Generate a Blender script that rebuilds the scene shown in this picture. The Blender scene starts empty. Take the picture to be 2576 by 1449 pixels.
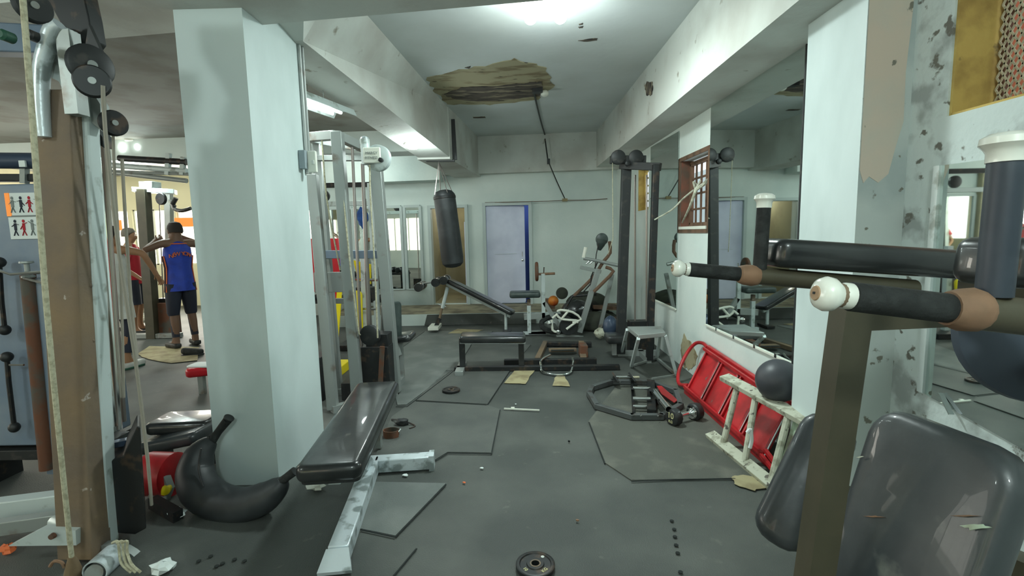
import bpy, bmesh, math, random
from mathutils import Vector as V, Matrix, Euler
random.seed(7)
R = math.radians; PI = math.pi
S = bpy.context.scene
COL = S.collection

# ---------------------------------------------------------------- camera
FPX, W_, H_ = 1222.0, 2576.0, 1449.0
YAW, PITCH, ROLL = R(0.6), R(-6.45), R(1.23)
CAMP = V((0, 0, 1.5))
fwd = V((-math.sin(YAW)*math.cos(PITCH), math.cos(YAW)*math.cos(PITCH), math.sin(PITCH)))
rt = fwd.cross(V((0, 0, 1))).normalized(); up = rt.cross(fwd)
CR = rt*math.cos(ROLL)-up*math.sin(ROLL); CU = rt*math.sin(ROLL)+up*math.cos(ROLL)
cam = bpy.data.cameras.new('camera'); cam.sensor_width = 36; cam.lens = FPX/W_*36; cam.clip_start = .02; cam.clip_end = 200
co = bpy.data.objects.new('camera', cam); COL.objects.link(co)
m = Matrix((CR, CU, -fwd)).transposed().to_4x4(); m.translation = CAMP; co.matrix_world = m
S.camera = co
def ray(x, y):
    d = CR*((x-W_/2)/FPX)-CU*((y-H_/2)/FPX)+fwd
    return d/d.y
def P(x, y, Y): return CAMP+ray(x, y)*Y                       # point of the photograph at depth Y
def G(x, y, z=0.0): d = ray(x, y); return CAMP+d*((z-CAMP.z)/d.z)  # ... on a level surface
def X(x, y, xx): d = ray(x, y); return CAMP+d*(xx/d.x)         # ... on a wall plane

# ---------------------------------------------------------------- view and world
S.view_settings.view_transform = 'Standard'; S.view_settings.look = 'None'
S.view_settings.gamma = 1; S.view_settings.use_curve_mapping = False
S.view_settings.exposure = 0.32
wd = bpy.data.worlds.new('world'); S.world = wd; wd.use_nodes = True
bg = wd.node_tree.nodes['Background']; bg.inputs[0].default_value = (.85, .93, 1, 1); bg.inputs[1].default_value = 1.3

def light(name, kind, loc, power, color=(1, 1, 1), size=.1, rot=None, sy=None):
    l = bpy.data.lights.new(name, kind); l.energy = power; l.color = color
    if kind == 'AREA':
        l.size = size
        if sy: l.shape = 'RECTANGLE'; l.size_y = sy
    else: l.shadow_soft_size = size
    o = bpy.data.objects.new(name, l); COL.objects.link(o); o.location = loc
    if rot: o.rotation_euler = rot
    return o
COOL = (.86, 1.0, .97)
light('bulb_light', 'POINT', (.25, 3.70, 2.92), 18, COOL, .07)
light('bulb_light_down', 'AREA', (.25, 3.74, 2.97), 44, COOL, .3)
light('beam_lamp_light', 'POINT', (-1.17, 5.95, 2.42), 16, COOL, .08)
light('left_bulb_light', 'POINT', (-5.5, 7.2, 2.62), 55, COOL, .09)
light('far_bulb_light', 'POINT', (-2.45, 8.0, 2.62), 12, COOL, .08)
light('rear_bulb_light', 'POINT', (.1, -1.3, 2.7), 88, COOL, .12)
light('rear_left_bulb_light', 'POINT', (-3.6, .3, 2.7), 46, COOL, .12)
light('tube_light', 'AREA', (-1.75, 4.35, 2.62), 16, COOL, .12, (0, 0, R(-14)), .8)
light('storefront_daylight', 'AREA', (-7.4, 10.6, 1.9), 190, (1, .97, .86), 3.2, (R(90), 0, R(180)), 1.6)
light('side_daylight', 'AREA', (-9.2, 3.5, 1.9), 90, (1, .98, .9), 5, (R(90), 0, R(-90)), 1.6)

# ---------------------------------------------------------------- materials
def mat(name, c, rough=.6, metal=0., c2=None, sc=6., lo=.45, hi=.62, bump=0., bsc=None, coat=0., emit=None, es=0., detail=6., stretch=None, c3=None, sc3=30., lo3=.6, hi3=.68, spec=.5, w=1.0):
    mt = bpy.data.materials.new(name); mt.use_nodes = True
    N = mt.node_tree.nodes; L = mt.node_tree.links; b = N['Principled BSDF']
    b.inputs['Base Color'].default_value = (*c, 1); b.inputs['Roughness'].default_value = rough
    b.inputs['Metallic'].default_value = metal; b.inputs['Coat Weight'].default_value = coat
    b.inputs['Specular IOR Level'].default_value = spec
    tc = N.new('ShaderNodeTexCoord'); src = tc.outputs['Object']
    if stretch:
        mp = N.new('ShaderNodeMapping'); mp.inputs['Scale'].default_value = stretch; L.new(src, mp.inputs[0]); src = mp.outputs[0]
    def noise(scale, det=detail):
        n = N.new('ShaderNodeTexNoise'); n.inputs['Scale'].default_value = scale; n.inputs['Detail'].default_value = det
        L.new(src, n.inputs['Vector']); return n.outputs['Fac']
    col = None
    def mix(a, bcol, fac):
        x = N.new('ShaderNodeMix'); x.data_type = 'RGBA'
        if a is None: x.inputs[6].default_value = (*c, 1)
        else: L.new(a, x.inputs[6])
        x.inputs[7].default_value = (*bcol, 1); L.new(fac, x.inputs[0]); return x.outputs[2]
    def ramp(f, l, h, top=1.0):
        r = N.new('ShaderNodeMapRange'); r.inputs[1].default_value = l; r.inputs[2].default_value = h; r.inputs[4].default_value = top
        L.new(f, r.inputs[0]); return r.outputs[0]
    if c2: col = mix(col, c2, ramp(noise(sc), lo, hi, w))
    if c3: col = mix(col, c3, ramp(noise(sc3, 8), lo3, hi3))
    if col: L.new(col, b.inputs['Base Color'])
    if bump:
        bp = N.new('ShaderNodeBump'); bp.inputs['Strength'].default_value = bump; bp.inputs['Distance'].default_value = .01
        L.new(noise(bsc or sc*4), bp.inputs['Height']); L.new(bp.outputs[0], b.inputs['Normal'])
    if emit: b.inputs['Emission Color'].default_value = (*emit, 1); b.inputs['Emission Strength'].default_value = es
    return mt
def srgb(r, g, b):
    f = lambda v: (v/255/12.92) if v/255 <= .04045 else ((v/255+.055)/1.055)**2.4
    return (f(r), f(g), f(b))
MT = {}
MT['wall'] = mat('painted_wall', srgb(212, 222, 217), .75, c2=srgb(188, 203, 200), sc=1.1, lo=.4, hi=.75, bump=.25, bsc=22)
MT['wall_old'] = mat('flaking_wall', srgb(204, 216, 214), .8, c2=srgb(160, 168, 166), sc=4.5, lo=.52, hi=.62, c3=srgb(112, 112, 104), sc3=13, lo3=.615, hi3=.66, bump=.5, bsc=25)
MT['col'] = mat('column_paint', srgb(208, 221, 220), .6, c2=srgb(180, 194, 192), sc=.9, lo=.45, hi=.6, bump=.15, bsc=14, stretch=(1, 1, .45))
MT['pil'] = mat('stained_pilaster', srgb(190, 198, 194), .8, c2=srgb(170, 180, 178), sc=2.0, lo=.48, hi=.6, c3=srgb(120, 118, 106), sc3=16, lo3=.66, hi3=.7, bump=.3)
MT['stain'] = mat('pinkish_stain', srgb(204, 190, 174), .8, c2=srgb(190, 190, 178), sc=2.5, c3=srgb(120, 118, 106), sc3=16, lo3=.66, hi3=.7, bump=.3)
MT['ceil'] = mat('ceiling_paint', srgb(214, 221, 221), .85, c2=srgb(194, 200, 196), sc=.8, lo=.4, hi=.7, bump=.2, bsc=12)
MT['beam'] = mat('beam_paint', srgb(204, 208, 202), .8, c2=srgb(184, 184, 177), sc=1.5, lo=.45, hi=.65, c3=srgb(150, 146, 134), sc3=7, lo3=.67, hi3=.74, bump=.3, bsc=20)
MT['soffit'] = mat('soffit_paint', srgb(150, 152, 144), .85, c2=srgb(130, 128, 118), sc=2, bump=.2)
MT['rubber'] = mat('rubber_floor', srgb(66, 70, 67), .62, c2=srgb(92, 95, 90), sc=1.6, lo=.4, hi=.7, c3=srgb(112, 112, 106), sc3=9, lo3=.66, hi3=.8, bump=.35, bsc=160)
MT['mat1'] = mat('rubber_mat', srgb(76, 80, 77), .58, c2=srgb(95, 98, 93), sc=2.4, lo=.4, hi=.7, bump=.35, bsc=160)
MT['mat2'] = mat('rubber_mat_light', srgb(98, 104, 101), .6, c2=srgb(120, 124, 120), sc=3, lo=.45, hi=.7, bump=.3, bsc=160)
MT['mat3'] = mat('rubber_mat_brownish', srgb(82, 84, 77), .7, c2=srgb(106, 106, 97), sc=4, lo=.5, hi=.7, bump=.35, bsc=140)
MT['seam'] = mat('seam_dark', srgb(28, 34, 33), .9)
MT['tan'] = mat('bare_floor', srgb(168, 158, 122), .85, c2=srgb(142, 130, 98), sc=6, bump=.2)
MT['tan_ceil'] = mat('peeled_tan', srgb(168, 160, 130), .9, c2=srgb(130, 118, 90), sc=7, lo=.5, hi=.6, c3=srgb(70, 62, 50), sc3=12, lo3=.64, hi3=.68, stretch=(.35, 1, 1))
MT['dark_ceil'] = mat('peeled_dark', srgb(88, 80, 72), .95, c2=srgb(140, 130, 110), sc=6, lo=.5, hi=.56, c3=srgb(45, 42, 42), sc3=14, lo3=.55, hi3=.6, stretch=(.3, 1.6, 1))
MT['mirror'] = mat('mirror_glass', (.72, .80, .78), .02, 1)
MT['vinyl'] = mat('black_vinyl', srgb(30, 33, 34), .28, c2=srgb(48, 50, 50), sc=5, bump=.12, bsc=12, coat=.3)
MT['vinyl_grey'] = mat('worn_grey_vinyl', srgb(48, 54, 57), .4, c2=srgb(66, 70, 71), sc=5, lo=.42, hi=.68, c3=srgb(104, 108, 102), sc3=7, lo3=.64, hi3=.75, bump=.25, bsc=9, coat=.2)
MT['bagvinyl'] = mat('dull_black_vinyl', srgb(34, 38, 40), .5, c2=srgb(52, 56, 58), sc=4, bump=.2, bsc=8)
MT['iron2'] = mat('grey_iron', srgb(84, 88, 88), .5, .2, c2=srgb(66, 62, 58), sc=10, lo=.55, hi=.65)
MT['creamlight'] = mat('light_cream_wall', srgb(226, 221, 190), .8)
MT['vinyl_green'] = mat('dark_green_vinyl', srgb(50, 62, 60), .4, c2=srgb(70, 80, 78), sc=8)
MT['black'] = mat('black_paint', srgb(34, 37, 38), .5, c2=srgb(58, 56, 54), sc=14, lo=.58, hi=.66)
MT['iron'] = mat('black_iron', srgb(40, 42, 43), .45, .4, c2=srgb(74, 62, 54), sc=14, lo=.55, hi=.65)
MT['greypaint'] = mat('grey_machine_paint', srgb(150, 156, 153), .4, .3, c2=srgb(116, 104, 92), sc=5, lo=.58, hi=.7, bump=.05)
MT['whitepaint'] = mat('pale_machine_paint', srgb(196, 207, 206), .35, .15, c2=srgb(150, 158, 152), sc=9, lo=.58, hi=.66, bump=.08)
MT['silver'] = mat('worn_silver_paint', srgb(206, 216, 220), .33, .25, c2=srgb(140, 150, 150), sc=9, lo=.56, hi=.64, bump=.2, bsc=30)
MT['rust'] = mat('brown_rusty_steel', srgb(112, 98, 84), .7, .1, c2=srgb(134, 112, 84), sc=3, lo=.4, hi=.7, c3=srgb(170, 160, 150), sc3=16, lo3=.69, hi3=.72, bump=.35, bsc=40)
MT['rustpatch'] = mat('red_rust', srgb(104, 66, 46), .8, c2=srgb(84, 80, 72), sc=9)
MT['chrome'] = mat('chrome', (.78, .8, .8), .12, 1)
MT['steelrod'] = mat('dull_steel_rod', srgb(150, 142, 138), .3, .8)
MT['blue_grey'] = mat('blue_grey_sheet', srgb(116, 132, 150), .45, .15, c2=srgb(134, 146, 158), sc=2)
MT['gripslate'] = mat('slate_grip_foam', srgb(44, 52, 62), .45, c2=srgb(56, 64, 74), sc=9)
MT['navy'] = mat('navy_tube', srgb(58, 72, 92), .35, .2)
MT['rope'] = mat('cream_rope', srgb(190, 186, 160), .85, c2=srgb(160, 154, 130), sc=60)
MT['rope2'] = mat('grey_rope', srgb(150, 144, 132), .8)
MT['wornknob'] = mat('white_knob', srgb(226, 228, 218), .25, coat=.5)
MT['knobend'] = mat('tan_knob_end', srgb(168, 138, 108), .6)
MT['foam'] = mat('black_foam', srgb(26, 29, 28), .8, c2=srgb(42, 45, 44), sc=30, bump=.4, bsc=90)
MT['olive'] = mat('olive_brown_steel', srgb(68, 65, 50), .5, .1, c2=srgb(78, 73, 57), sc=8, lo=.4, hi=.7, bump=.06)
MT['taperust'] = mat('brown_worn_weld', srgb(136, 104, 80), .75, c2=srgb(112, 88, 68), sc=9, lo=.45, hi=.6, bump=.15)
MT['slate'] = mat('slate_vinyl', srgb(62, 72, 84), .7, c2=srgb(54, 61, 72), sc=4)
MT['red'] = mat('red_paint', srgb(186, 34, 40), .38, c2=srgb(150, 26, 30), sc=5, c3=srgb(120, 84, 80), sc3=10, lo3=.69, hi3=.72, bump=.06)
MT['redplain'] = mat('red_vinyl', srgb(196, 30, 42), .3)
MT['yellow'] = mat('yellow_paint', srgb(222, 200, 20), .45)
MT['ladder'] = mat('paint_splashed_wood', srgb(186, 188, 170), .8, c2=srgb(150, 150, 132), sc=14, lo=.5, hi=.6, c3=srgb(96, 92, 84), sc3=30, lo3=.62, hi3=.66, bump=.3)
MT['ladder2'] = mat('pale_green_board', srgb(170, 190, 168), .8, c2=srgb(130, 130, 112), sc=12)
MT['door'] = mat('lavender_white_door', srgb(222, 226, 246), .5, c2=srgb(208, 212, 234), sc=2)
MT['frame'] = mat('door_frame_paint', srgb(186, 198, 196), .5)
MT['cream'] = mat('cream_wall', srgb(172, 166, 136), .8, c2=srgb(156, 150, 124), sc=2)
MT['bluewall'] = mat('blue_room_wall', srgb(70, 92, 150), .8)
MT['tile'] = mat('platform_top', srgb(150, 142, 118), .8, c2=srgb(112, 104, 88), sc=4)
MT['gold'] = mat('ochre_reveal', srgb(196, 170, 96), .8, c2=srgb(150, 124, 68), sc=5, c3=srgb(96, 86, 60), sc3=9, lo3=.62, hi3=.68, bump=.3)
MT['brick'] = mat('orange_brick', srgb(204, 120, 84), .9, c2=srgb(176, 92, 66), sc=3)
MT['brownwood'] = mat('brown_wood', srgb(110, 84, 66), .8, c2=srgb(84, 66, 52), sc=8, stretch=(1, 1, .2))
MT['bulb'] = mat('lit_bulb', (1, 1, 1), .3, emit=(.93, 1, .93), es=26)
MT['diffuser'] = mat('lit_diffuser', (1, 1, 1), .3, emit=(.95, 1, .95), es=9)
MT['tube'] = mat('lit_tube', (1, 1, 1), .3, emit=(.95, 1, .95), es=5)
MT['pane'] = mat('daylit_pane', (1, 1, 1), .4, emit=(1, .97, .80), es=1.5)
MT['pane_w'] = mat('white_daylit_pane', (1, 1, 1), .4, emit=(1, .99, .95), es=1.6)
MT['orange'] = mat('orange_banner_glow', srgb(226, 128, 50), .7, emit=srgb(226, 140, 70), es=.5)  # emission added so the banner looks backlit by its window
MT['lime'] = mat('lime_banner_glow', srgb(190, 204, 50), .7, emit=srgb(190, 204, 60), es=.5)  # own glow stands in for daylight shining through the banner
MT['paper'] = mat('white_paper', srgb(220, 228, 226), .7)
MT['whiteplastic'] = mat('white_plastic', srgb(222, 224, 212), .4)
MT['switchgrey'] = mat('grey_plastic', srgb(140, 152, 158), .5)
MT['ball_o'] = mat('orange_ball', srgb(200, 120, 30), .5, c2=srgb(170, 60, 30), sc=3)
MT['ballgrey'] = mat('charcoal_ball', srgb(62, 64, 70), .45)
MT['canvas'] = mat('dark_olive_canvas', srgb(58, 62, 52), .9, c2=srgb(44, 46, 42), sc=6, bump=.5, bsc=10)
MT['skin'] = mat('brown_skin', srgb(112, 84, 66), .55)
MT['skin2'] = mat('light_brown_skin', srgb(152, 112, 82), .55)
MT['hair'] = mat('dark_hair', srgb(44, 38, 34), .8)
MT['hairgrey'] = mat('grey_hair', srgb(104, 98, 88), .8)
MT['jersey'] = mat('blue_jersey', srgb(30, 64, 176), .6, c2=srgb(24, 52, 150), sc=8)
MT['jorange'] = mat('orange_trim', srgb(222, 110, 60), .6)
MT['shorts'] = mat('navy_shorts', srgb(30, 36, 52), .7)
MT['whitecloth'] = mat('white_cloth', srgb(204, 206, 200), .8, c2=srgb(180, 182, 176), sc=7)
MT['redcloth'] = mat('red_cloth', srgb(176, 30, 46), .8)
MT['green'] = mat('green_rubber', srgb(38, 84, 66), .6)
MT['redbrown'] = mat('red_brown_reveal', srgb(122, 78, 62), .85, c2=srgb(92, 76, 64), sc=6, lo=.42, hi=.6)
MT['bluebag'] = mat('blue_fabric', srgb(44, 84, 150), .8, c2=srgb(30, 60, 116), sc=9)
MT['yellowletter'] = mat('worn_yellow_print', srgb(220, 214, 160), .6)
MT['text'] = mat('pale_print', srgb(206, 210, 204), .6)
MT['greytext'] = mat('grey_print', srgb(120, 128, 126), .6)

# ---------------------------------------------------------------- builders
INV = {}
def setp(o, label=None, cat=None, group=None, kind=None):
    for k, v in (('label', label), ('category', cat), ('group', group), ('kind', kind)):
        if v: o[k] = v
    return o
def thing(name, label, cat, loc=(0, 0, 0), rz=0., group=None, local=False, kind=None):
    o = bpy.data.objects.new(name, None); COL.objects.link(o); o.empty_display_size = .1
    o.location = loc; o.rotation_euler = (0, 0, rz)
    INV[o.name] = Matrix() if local else (Matrix.Translation(V(loc)) @ Matrix.Rotation(rz, 4, 'Z')).inverted()
    return setp(o, label, cat, group, kind)
def frame(d, hint=V((0, 0, 1))):
    d = V(d).normalized(); h = V(hint)
    if abs(d.dot(h.normalized())) > .97: h = V((0, 1, 0)) if abs(d.y) < .9 else V((1, 0, 0))
    a = d.cross(h).normalized(); b = a.cross(d).normalized()
    return a, b, d
class MB:
    def __init__(s): s.v = []; s.f = []; s.mi = []; s.m = 0
    def add(s, vs, fs):
        n = len(s.v); s.v += [V(q) for q in vs]; s.f += [[i+n for i in f] for f in fs]; s.mi += [s.m]*len(fs); return s
    def box(s, c, z, rot=None):
        M_ = (rot.to_matrix() if isinstance(rot, Euler) else rot) if rot is not None else Matrix.Identity(3)
        c = V(c); vs = [c+M_@V((a*z[0]/2, b*z[1]/2, d*z[2]/2)) for a in (-1, 1) for b in (-1, 1) for d in (-1, 1)]
        return s.add(vs, [(0, 1, 3, 2), (4, 6, 7, 5), (0, 4, 5, 1), (2, 3, 7, 6), (0, 2, 6, 4), (1, 5, 7, 3)])
    def bar(s, p0, p1, w, h, hint=(0, 0, 1), w2=None, h2=None):     # rectangular section from p0 to p1
        p0, p1 = V(p0), V(p1); a, b, d = frame(p1-p0, V(hint)); vs = []
        for p, ww, hh in ((p0, w, h), (p1, w2 or w, h2 or h)):
            vs += [p+a*(i*ww/2)+b*(j*hh/2) for i, j in ((-1, -1), (1, -1), (1, 1), (-1, 1))]
        return s.add(vs, [(3, 2, 1, 0), (4, 5, 6, 7)]+[(i, (i+1) % 4, 4+(i+1) % 4, 4+i) for i in range(4)])
    def rings(s, rs, cap=True, closed=False):
        n = len(rs[0]); vs = [q for r in rs for q in r]; fs = []; k = len(rs)
        for i in range(k if closed else k-1):
            j = (i+1) % k
            for a in range(n):
                b = (a+1) % n; fs.append((i*n+a, i*n+b, j*n+b, j*n+a))
        if cap and not closed: fs += [tuple(range(n-1, -1, -1)), tuple(range((k-1)*n, k*n))]
        return s.add(vs, fs)
    def tube(s, pts, r, n=10, closed=False, smooth=0):
        pts = [V(p) for p in pts]
        rr = list(r) if isinstance(r, (list, tuple)) else [r]*len(pts)
        if smooth and not closed:
            q, q2 = [], []
            for i in range(len(pts)-1):
                p0, p1, p2, p3 = pts[max(i-1, 0)], pts[i], pts[i+1], pts[min(i+2, len(pts)-1)]
                for k in range(smooth):
                    t = k/smooth
                    q.append(.5*((2*p1)+(p2-p0)*t+(2*p0-5*p1+4*p2-p3)*t*t+(3*p1-p0-3*p2+p3)*t**3)); q2.append(rr[i]*(1-t)+rr[i+1]*t)
            pts = q+[pts[-1]]; rr = q2+[rr[-1]]
        rs = []; k = len(pts); pa = None
        for i, p in enumerate(pts):
            if closed: d = pts[(i+1) % k]-pts[i-1]
            else: d = pts[min(i+1, k-1)]-pts[max(i-1, 0)]
            d.normalize()
            if pa is None: pa = frame(d)[0]
            pa = (pa-d*pa.dot(d)).normalized(); b = d.cross(pa)
            rs.append([p+(pa*math.cos(t*2*PI/n)+b*math.sin(t*2*PI/n))*rr[i] for t in range(n)])
        return s.rings(rs, True, closed)
    def lathe(s, o, ax, prof, n=20, cap=True):                      # prof: (distance along axis, radius)
        o = V(o); a, b, d = frame(ax)
        return s.rings([[o+d*z+(a*math.cos(t*2*PI/n)+b*math.sin(t*2*PI/n))*max(r, .0004) for t in range(n)] for z, r in prof], cap)
    def cyl(s, p0, p1, r, n=14): p0, p1 = V(p0), V(p1); return s.lathe(p0, p1-p0, [(0, r), ((p1-p0).length, r)], n)
    def pipe(s, p0, p1, r, t, n=20):                                # open hollow tube
        p0, p1 = V(p0), V(p1); L_ = (p1-p0).length; a, b, d = frame(p1-p0)
        return s.rings([[p0+d*z+(a*math.cos(k*2*PI/n)+b*math.sin(k*2*PI/n))*q for k in range(n)] for z, q in ((0, r), (L_, r), (L_, r-t), (0, r-t))], False, True)
    def ell(s, c, rx, ry, rz, rot=None, n=16, k=10):
        c = V(c); M_ = rot.to_matrix() if rot else Matrix.Identity(3)
        return s.rings([[c+M_@V((rx*max(math.sin(PI*i/k), .004)*math.cos(2*PI*t/n), ry*max(math.sin(PI*i/k), .004)*math.sin(2*PI*t/n), rz*math.cos(PI*i/k))) for t in range(n)] for i in range(k+1)])
    def prism(s, pts, ext):
        pts = [V(p) for p in pts]; ext = V(ext); n = len(pts)
        return s.add(pts+[p+ext for p in pts], [tuple(range(n-1, -1, -1)), tuple(range(n, 2*n))]+[(i, (i+1) % n, n+(i+1) % n, n+i) for i in range(n)])
    def slab(s, c, sx, sy, sz, rot=None, cr=.03, er=.012, taper=1.0, crown=0.):   # padded slab: rounded outline and rounded edges
        c = V(c); M_ = rot.to_matrix() if isinstance(rot, Euler) else (rot if rot is not None else Matrix.Identity(3)); rs = []
        cr = min(cr, sx/2-.001, sy/2-.001); er = min(er, sz/2)
        def outline(ins, z):
            q = []; r_ = max(cr-ins, .001)
            for cx, cy, a0 in ((1, 1, 0), (-1, 1, 90), (-1, -1, 180), (1, -1, 270)):
                for k in range(5):
                    a = R(a0+k*22.5); x = cx*(sx/2-ins-r_)+r_*math.cos(a); y = cy*(sy/2-ins-r_)+r_*math.sin(a)
                    q.append(c+M_@V((x*(1+(taper-1)*(y/sy+.5)), y, z)))
            return q
        for k in range(5): a = R(90*k/4); rs.append(outline(er*(1-math.sin(a)), -sz/2+er*(1-math.cos(a))))
        for k in range(5): a = R(90-90*k/4); rs.append(outline(er*(1-math.sin(a)), sz/2-er*(1-math.cos(a))))
        if crown:
            for f_ in (.25, .45): 
                q = outline(er, sz/2+crown*f_*1.6); cc = c+M_@V((0, 0, sz/2+crown*f_*1.6)); rs.append([cc+(p-cc)*(1-f_) for p in q])
        return s.rings(rs)
    def build(s, name, mats, parent=None, ang=35, label=None, smooth=True):
        if not isinstance(mats, (list, tuple)): mats = [mats]
        root = parent
        while root is not None and root.parent is not None: root = root.parent
        I = INV.get(root.name, Matrix()) if root is not None else Matrix()
        off = V((0, 0, 0))
        if root is None and s.v:                                    # origin at the base of the thing
            xs = [v.x for v in s.v]; ys = [v.y for v in s.v]; zs = [v.z for v in s.v]
            off = V(((min(xs)+max(xs))/2, (min(ys)+max(ys))/2, min(zs)))
        me = bpy.data.meshes.new(name); me.from_pydata([tuple((I@v)-off) for v in s.v], [], s.f)
        for mm in mats: me.materials.append(MT[mm] if isinstance(mm, str) else mm)
        me.polygons.foreach_set('material_index', s.mi)
        bm = bmesh.new(); bm.from_mesh(me); bmesh.ops.recalc_face_normals(bm, faces=bm.faces); bm.to_mesh(me); bm.free()
        if smooth:
            me.polygons.foreach_set('use_smooth', [True]*len(me.polygons)); me.set_sharp_from_angle(angle=R(ang))
        me.update(); o = bpy.data.objects.new(name, me); COL.objects.link(o); o.parent = parent
        if root is None: o.location = off; INV[o.name] = Matrix.Translation(-off)
        if label: o['label'] = label
        return o
def bev(o, w=.004, seg=2):
    b = o.modifiers.new('bevel', 'BEVEL'); b.width = w; b.segments = seg; b.limit_method = 'ANGLE'; b.angle_limit = R(40); return o
def struct(name, mb, m_, parent=None, smooth=False):
    o = mb.build(name, m_, parent, smooth=smooth)
    if parent is None: o['kind'] = 'structure'
    return o
def copy_tree(o, parent=None):
    c = o.copy(); COL.objects.link(c); c.parent = parent
    for ch in list(o.children): copy_tree(ch, c)
    return c
def solo(name, mb, m_, label, cat, group=None, kind=None, ang=35):
    return setp(mb.build(name, m_, ang=ang), label, cat, group, kind)
def text(name, body, size, loc, rot, m_, parent, ext=.001):
    cu = bpy.data.curves.new(name, 'FONT'); cu.body = body; cu.size = size; cu.extrude = ext; cu.align_x = 'CENTER'; cu.align_y = 'CENTER'
    to = bpy.data.objects.new(name, cu); COL.objects.link(to)
    dg = bpy.context.evaluated_depsgraph_get(); me = bpy.data.meshes.new_from_object(to.evaluated_get(dg)); bpy.data.objects.remove(to)
    Mx = Matrix.Translation(V(loc)) @ (rot.to_matrix().to_4x4() if isinstance(rot, Euler) else rot.to_4x4())
    root = parent
    while root.parent is not None: root = root.parent
    me.transform(INV.get(root.name, Matrix()) @ Mx); me.materials.clear(); me.materials.append(MT[m_])
    o = bpy.data.objects.new(name, me); COL.objects.link(o); o.parent = parent; return o

# ================================================================ THE SETTING
def holed(mb, f, u0, u1, z0, z1, t, holes):                         # wall with openings; f(u, depth, z) -> point
    us = sorted({u0, u1, *[h[0] for h in holes], *[h[1] for h in holes]}); zs = sorted({z0, z1, *[h[2] for h in holes], *[h[3] for h in holes]})
    for a, b in zip(us, us[1:]):
        for c, d in zip(zs, zs[1:]):
            cu, cz = (a+b)/2, (c+d)/2
            if any(h[0] < cu < h[1] and h[2] < cz < h[3] for h in holes): continue
            mb.add([f(u, k, z) for u in (a, b) for k in (0, t) for z in (c, d)], [(0, 1, 3, 2), (4, 6, 7, 5), (0, 4, 5, 1), (2, 3, 7, 6), (0, 2, 6, 4), (1, 5, 7, 3)])
    return mb
CZ = 3.2
struct('floor', MB().box((-3.8, 3.9, -.05), (12.4, 16.2, .1)), 'rubber')
struct('ceiling', MB().box((.45, 3.9, CZ+.06), (3.9, 16.2, .12)), 'ceil')
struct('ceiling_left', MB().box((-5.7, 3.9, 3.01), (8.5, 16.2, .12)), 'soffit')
by = lambda x: 8.9-.09*x
BF = lambda u, k, z: V((u, by(u)+k, z))
struct('wall_back', holed(MB(), BF, -1.72, 2.2, 0, CZ, .14, [(-1.56, -.93, .2, 1.98), (-.545, .235, .2, 2.0)]), 'wall')
struct('trim_back_beam', MB().prism([(-1.75, by(-1.75)+.02, 2.56), (-1.75, by(-1.75)-.18, 2.56), (-1.75, by(-1.75)-.18, CZ), (-1.75, by(-1.75)+.02, CZ)], (3.6, -.324, 0)), 'beam')
RF = lambda u, k, z: V((1.8+k, u, z))
struct('wall_right', holed(MB(), RF, 2.6, 9.2, 0, CZ, .14, [(4.62, 5.40, 1.5, 2.23), (6.68, 7.25, 1.78, 2.38)]), 'wall')
NF = lambda u, k, z: V((1.85+k, u, z))
struct('wall_right_near', holed(MB(), NF, -4.2, 2.6, 0, CZ, .21, [(1.05, 2.16, 1.955, 2.75)]), 'wall_old')
# pilaster: bright inner face, stained face towards the camera
pm = MB()
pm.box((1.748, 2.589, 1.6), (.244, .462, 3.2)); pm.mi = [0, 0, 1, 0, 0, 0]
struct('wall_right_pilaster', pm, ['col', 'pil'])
sp = [(1.630, 3.19), (1.835, 3.19), (1.822, 2.9), (1.83, 2.5), (1.815, 2.2), (1.82, 1.98), (1.79, 1.86), (1.765, 1.74), (1.72, 1.70), (1.675, 1.73), (1.65, 1.70), (1.630, 1.76)]
struct('trim_pilaster_stain', MB().prism([(x, 2.3575, z) for x, z in sp], (0, -.002, 0)), 'stain')
# right beam and its small ledge
struct('trim_right_beam', MB().prism([(1.405, 2.3, 2.6), (1.405, 2.3, CZ), (1.8, 2.3, CZ), (1.8, 2.3, 2.6)], (0.01, 6.42, 0)), 'beam')
# left beam in two lengths with a jog, the cross beam and the left soffits
def lb(y): return -1.11+.08*(y-3.94)
def beam(name, pts, z0, z1, m_): return struct(name, MB().prism([(x, y, z0) for x, y in pts], (0, 0, z1-z0)), m_)
q = MB(); q.add([(-1.42, 3.45, 2.825), (-1.16, 3.45, CZ), (-1.62, 3.45, CZ), (-1.82, 3.45, 2.825), (lb(6.75), 6.75, 2.545), (lb(6.75), 6.75, CZ), (lb(6.75)-.42, 6.75, CZ), (lb(6.75)-.42, 6.75, 2.545)], [(0, 1, 2, 3), (4, 7, 6, 5), (0, 4, 5, 1), (1, 5, 6, 2), (2, 6, 7, 3), (3, 7, 4, 0)])
struct('trim_left_beam', q, 'beam')
q = MB(); q.add([(-1.16, 3.46, CZ), (-1.42, 3.46, 2.825), (-1.165, 2.9, 2.9), (-1.165, 2.9, CZ), (-1.5, 2.9, CZ), (-1.5, 2.9, 2.9), (-1.62, 3.46, CZ), (-1.7, 3.46, 2.825)], [(0, 1, 2, 3), (3, 2, 5, 4), (4, 5, 7, 6), (6, 7, 1, 0), (1, 7, 5, 2), (0, 3, 4, 6)])
struct('trim_left_beam_root', q, 'beam')
beam('trim_left_beam_far', [(-.875, 6.75), (-.62, 8.95), (-1.1, 8.95), (-1.32, 6.75)], 2.52, CZ, ['beam'])
beam('trim_cross_beam', [(1.7, 2.62), (-9.9, 4.12), (-9.9, 3.62), (1.7, 2.12)], 2.76, CZ, ['beam'])
beam('trim_left_cross_beam', [(-1.4, 6.9), (-9.9, 7.3), (-9.9, 7.7), (-1.3, 7.3)], 2.66, 3.0, ['wall'])
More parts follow.
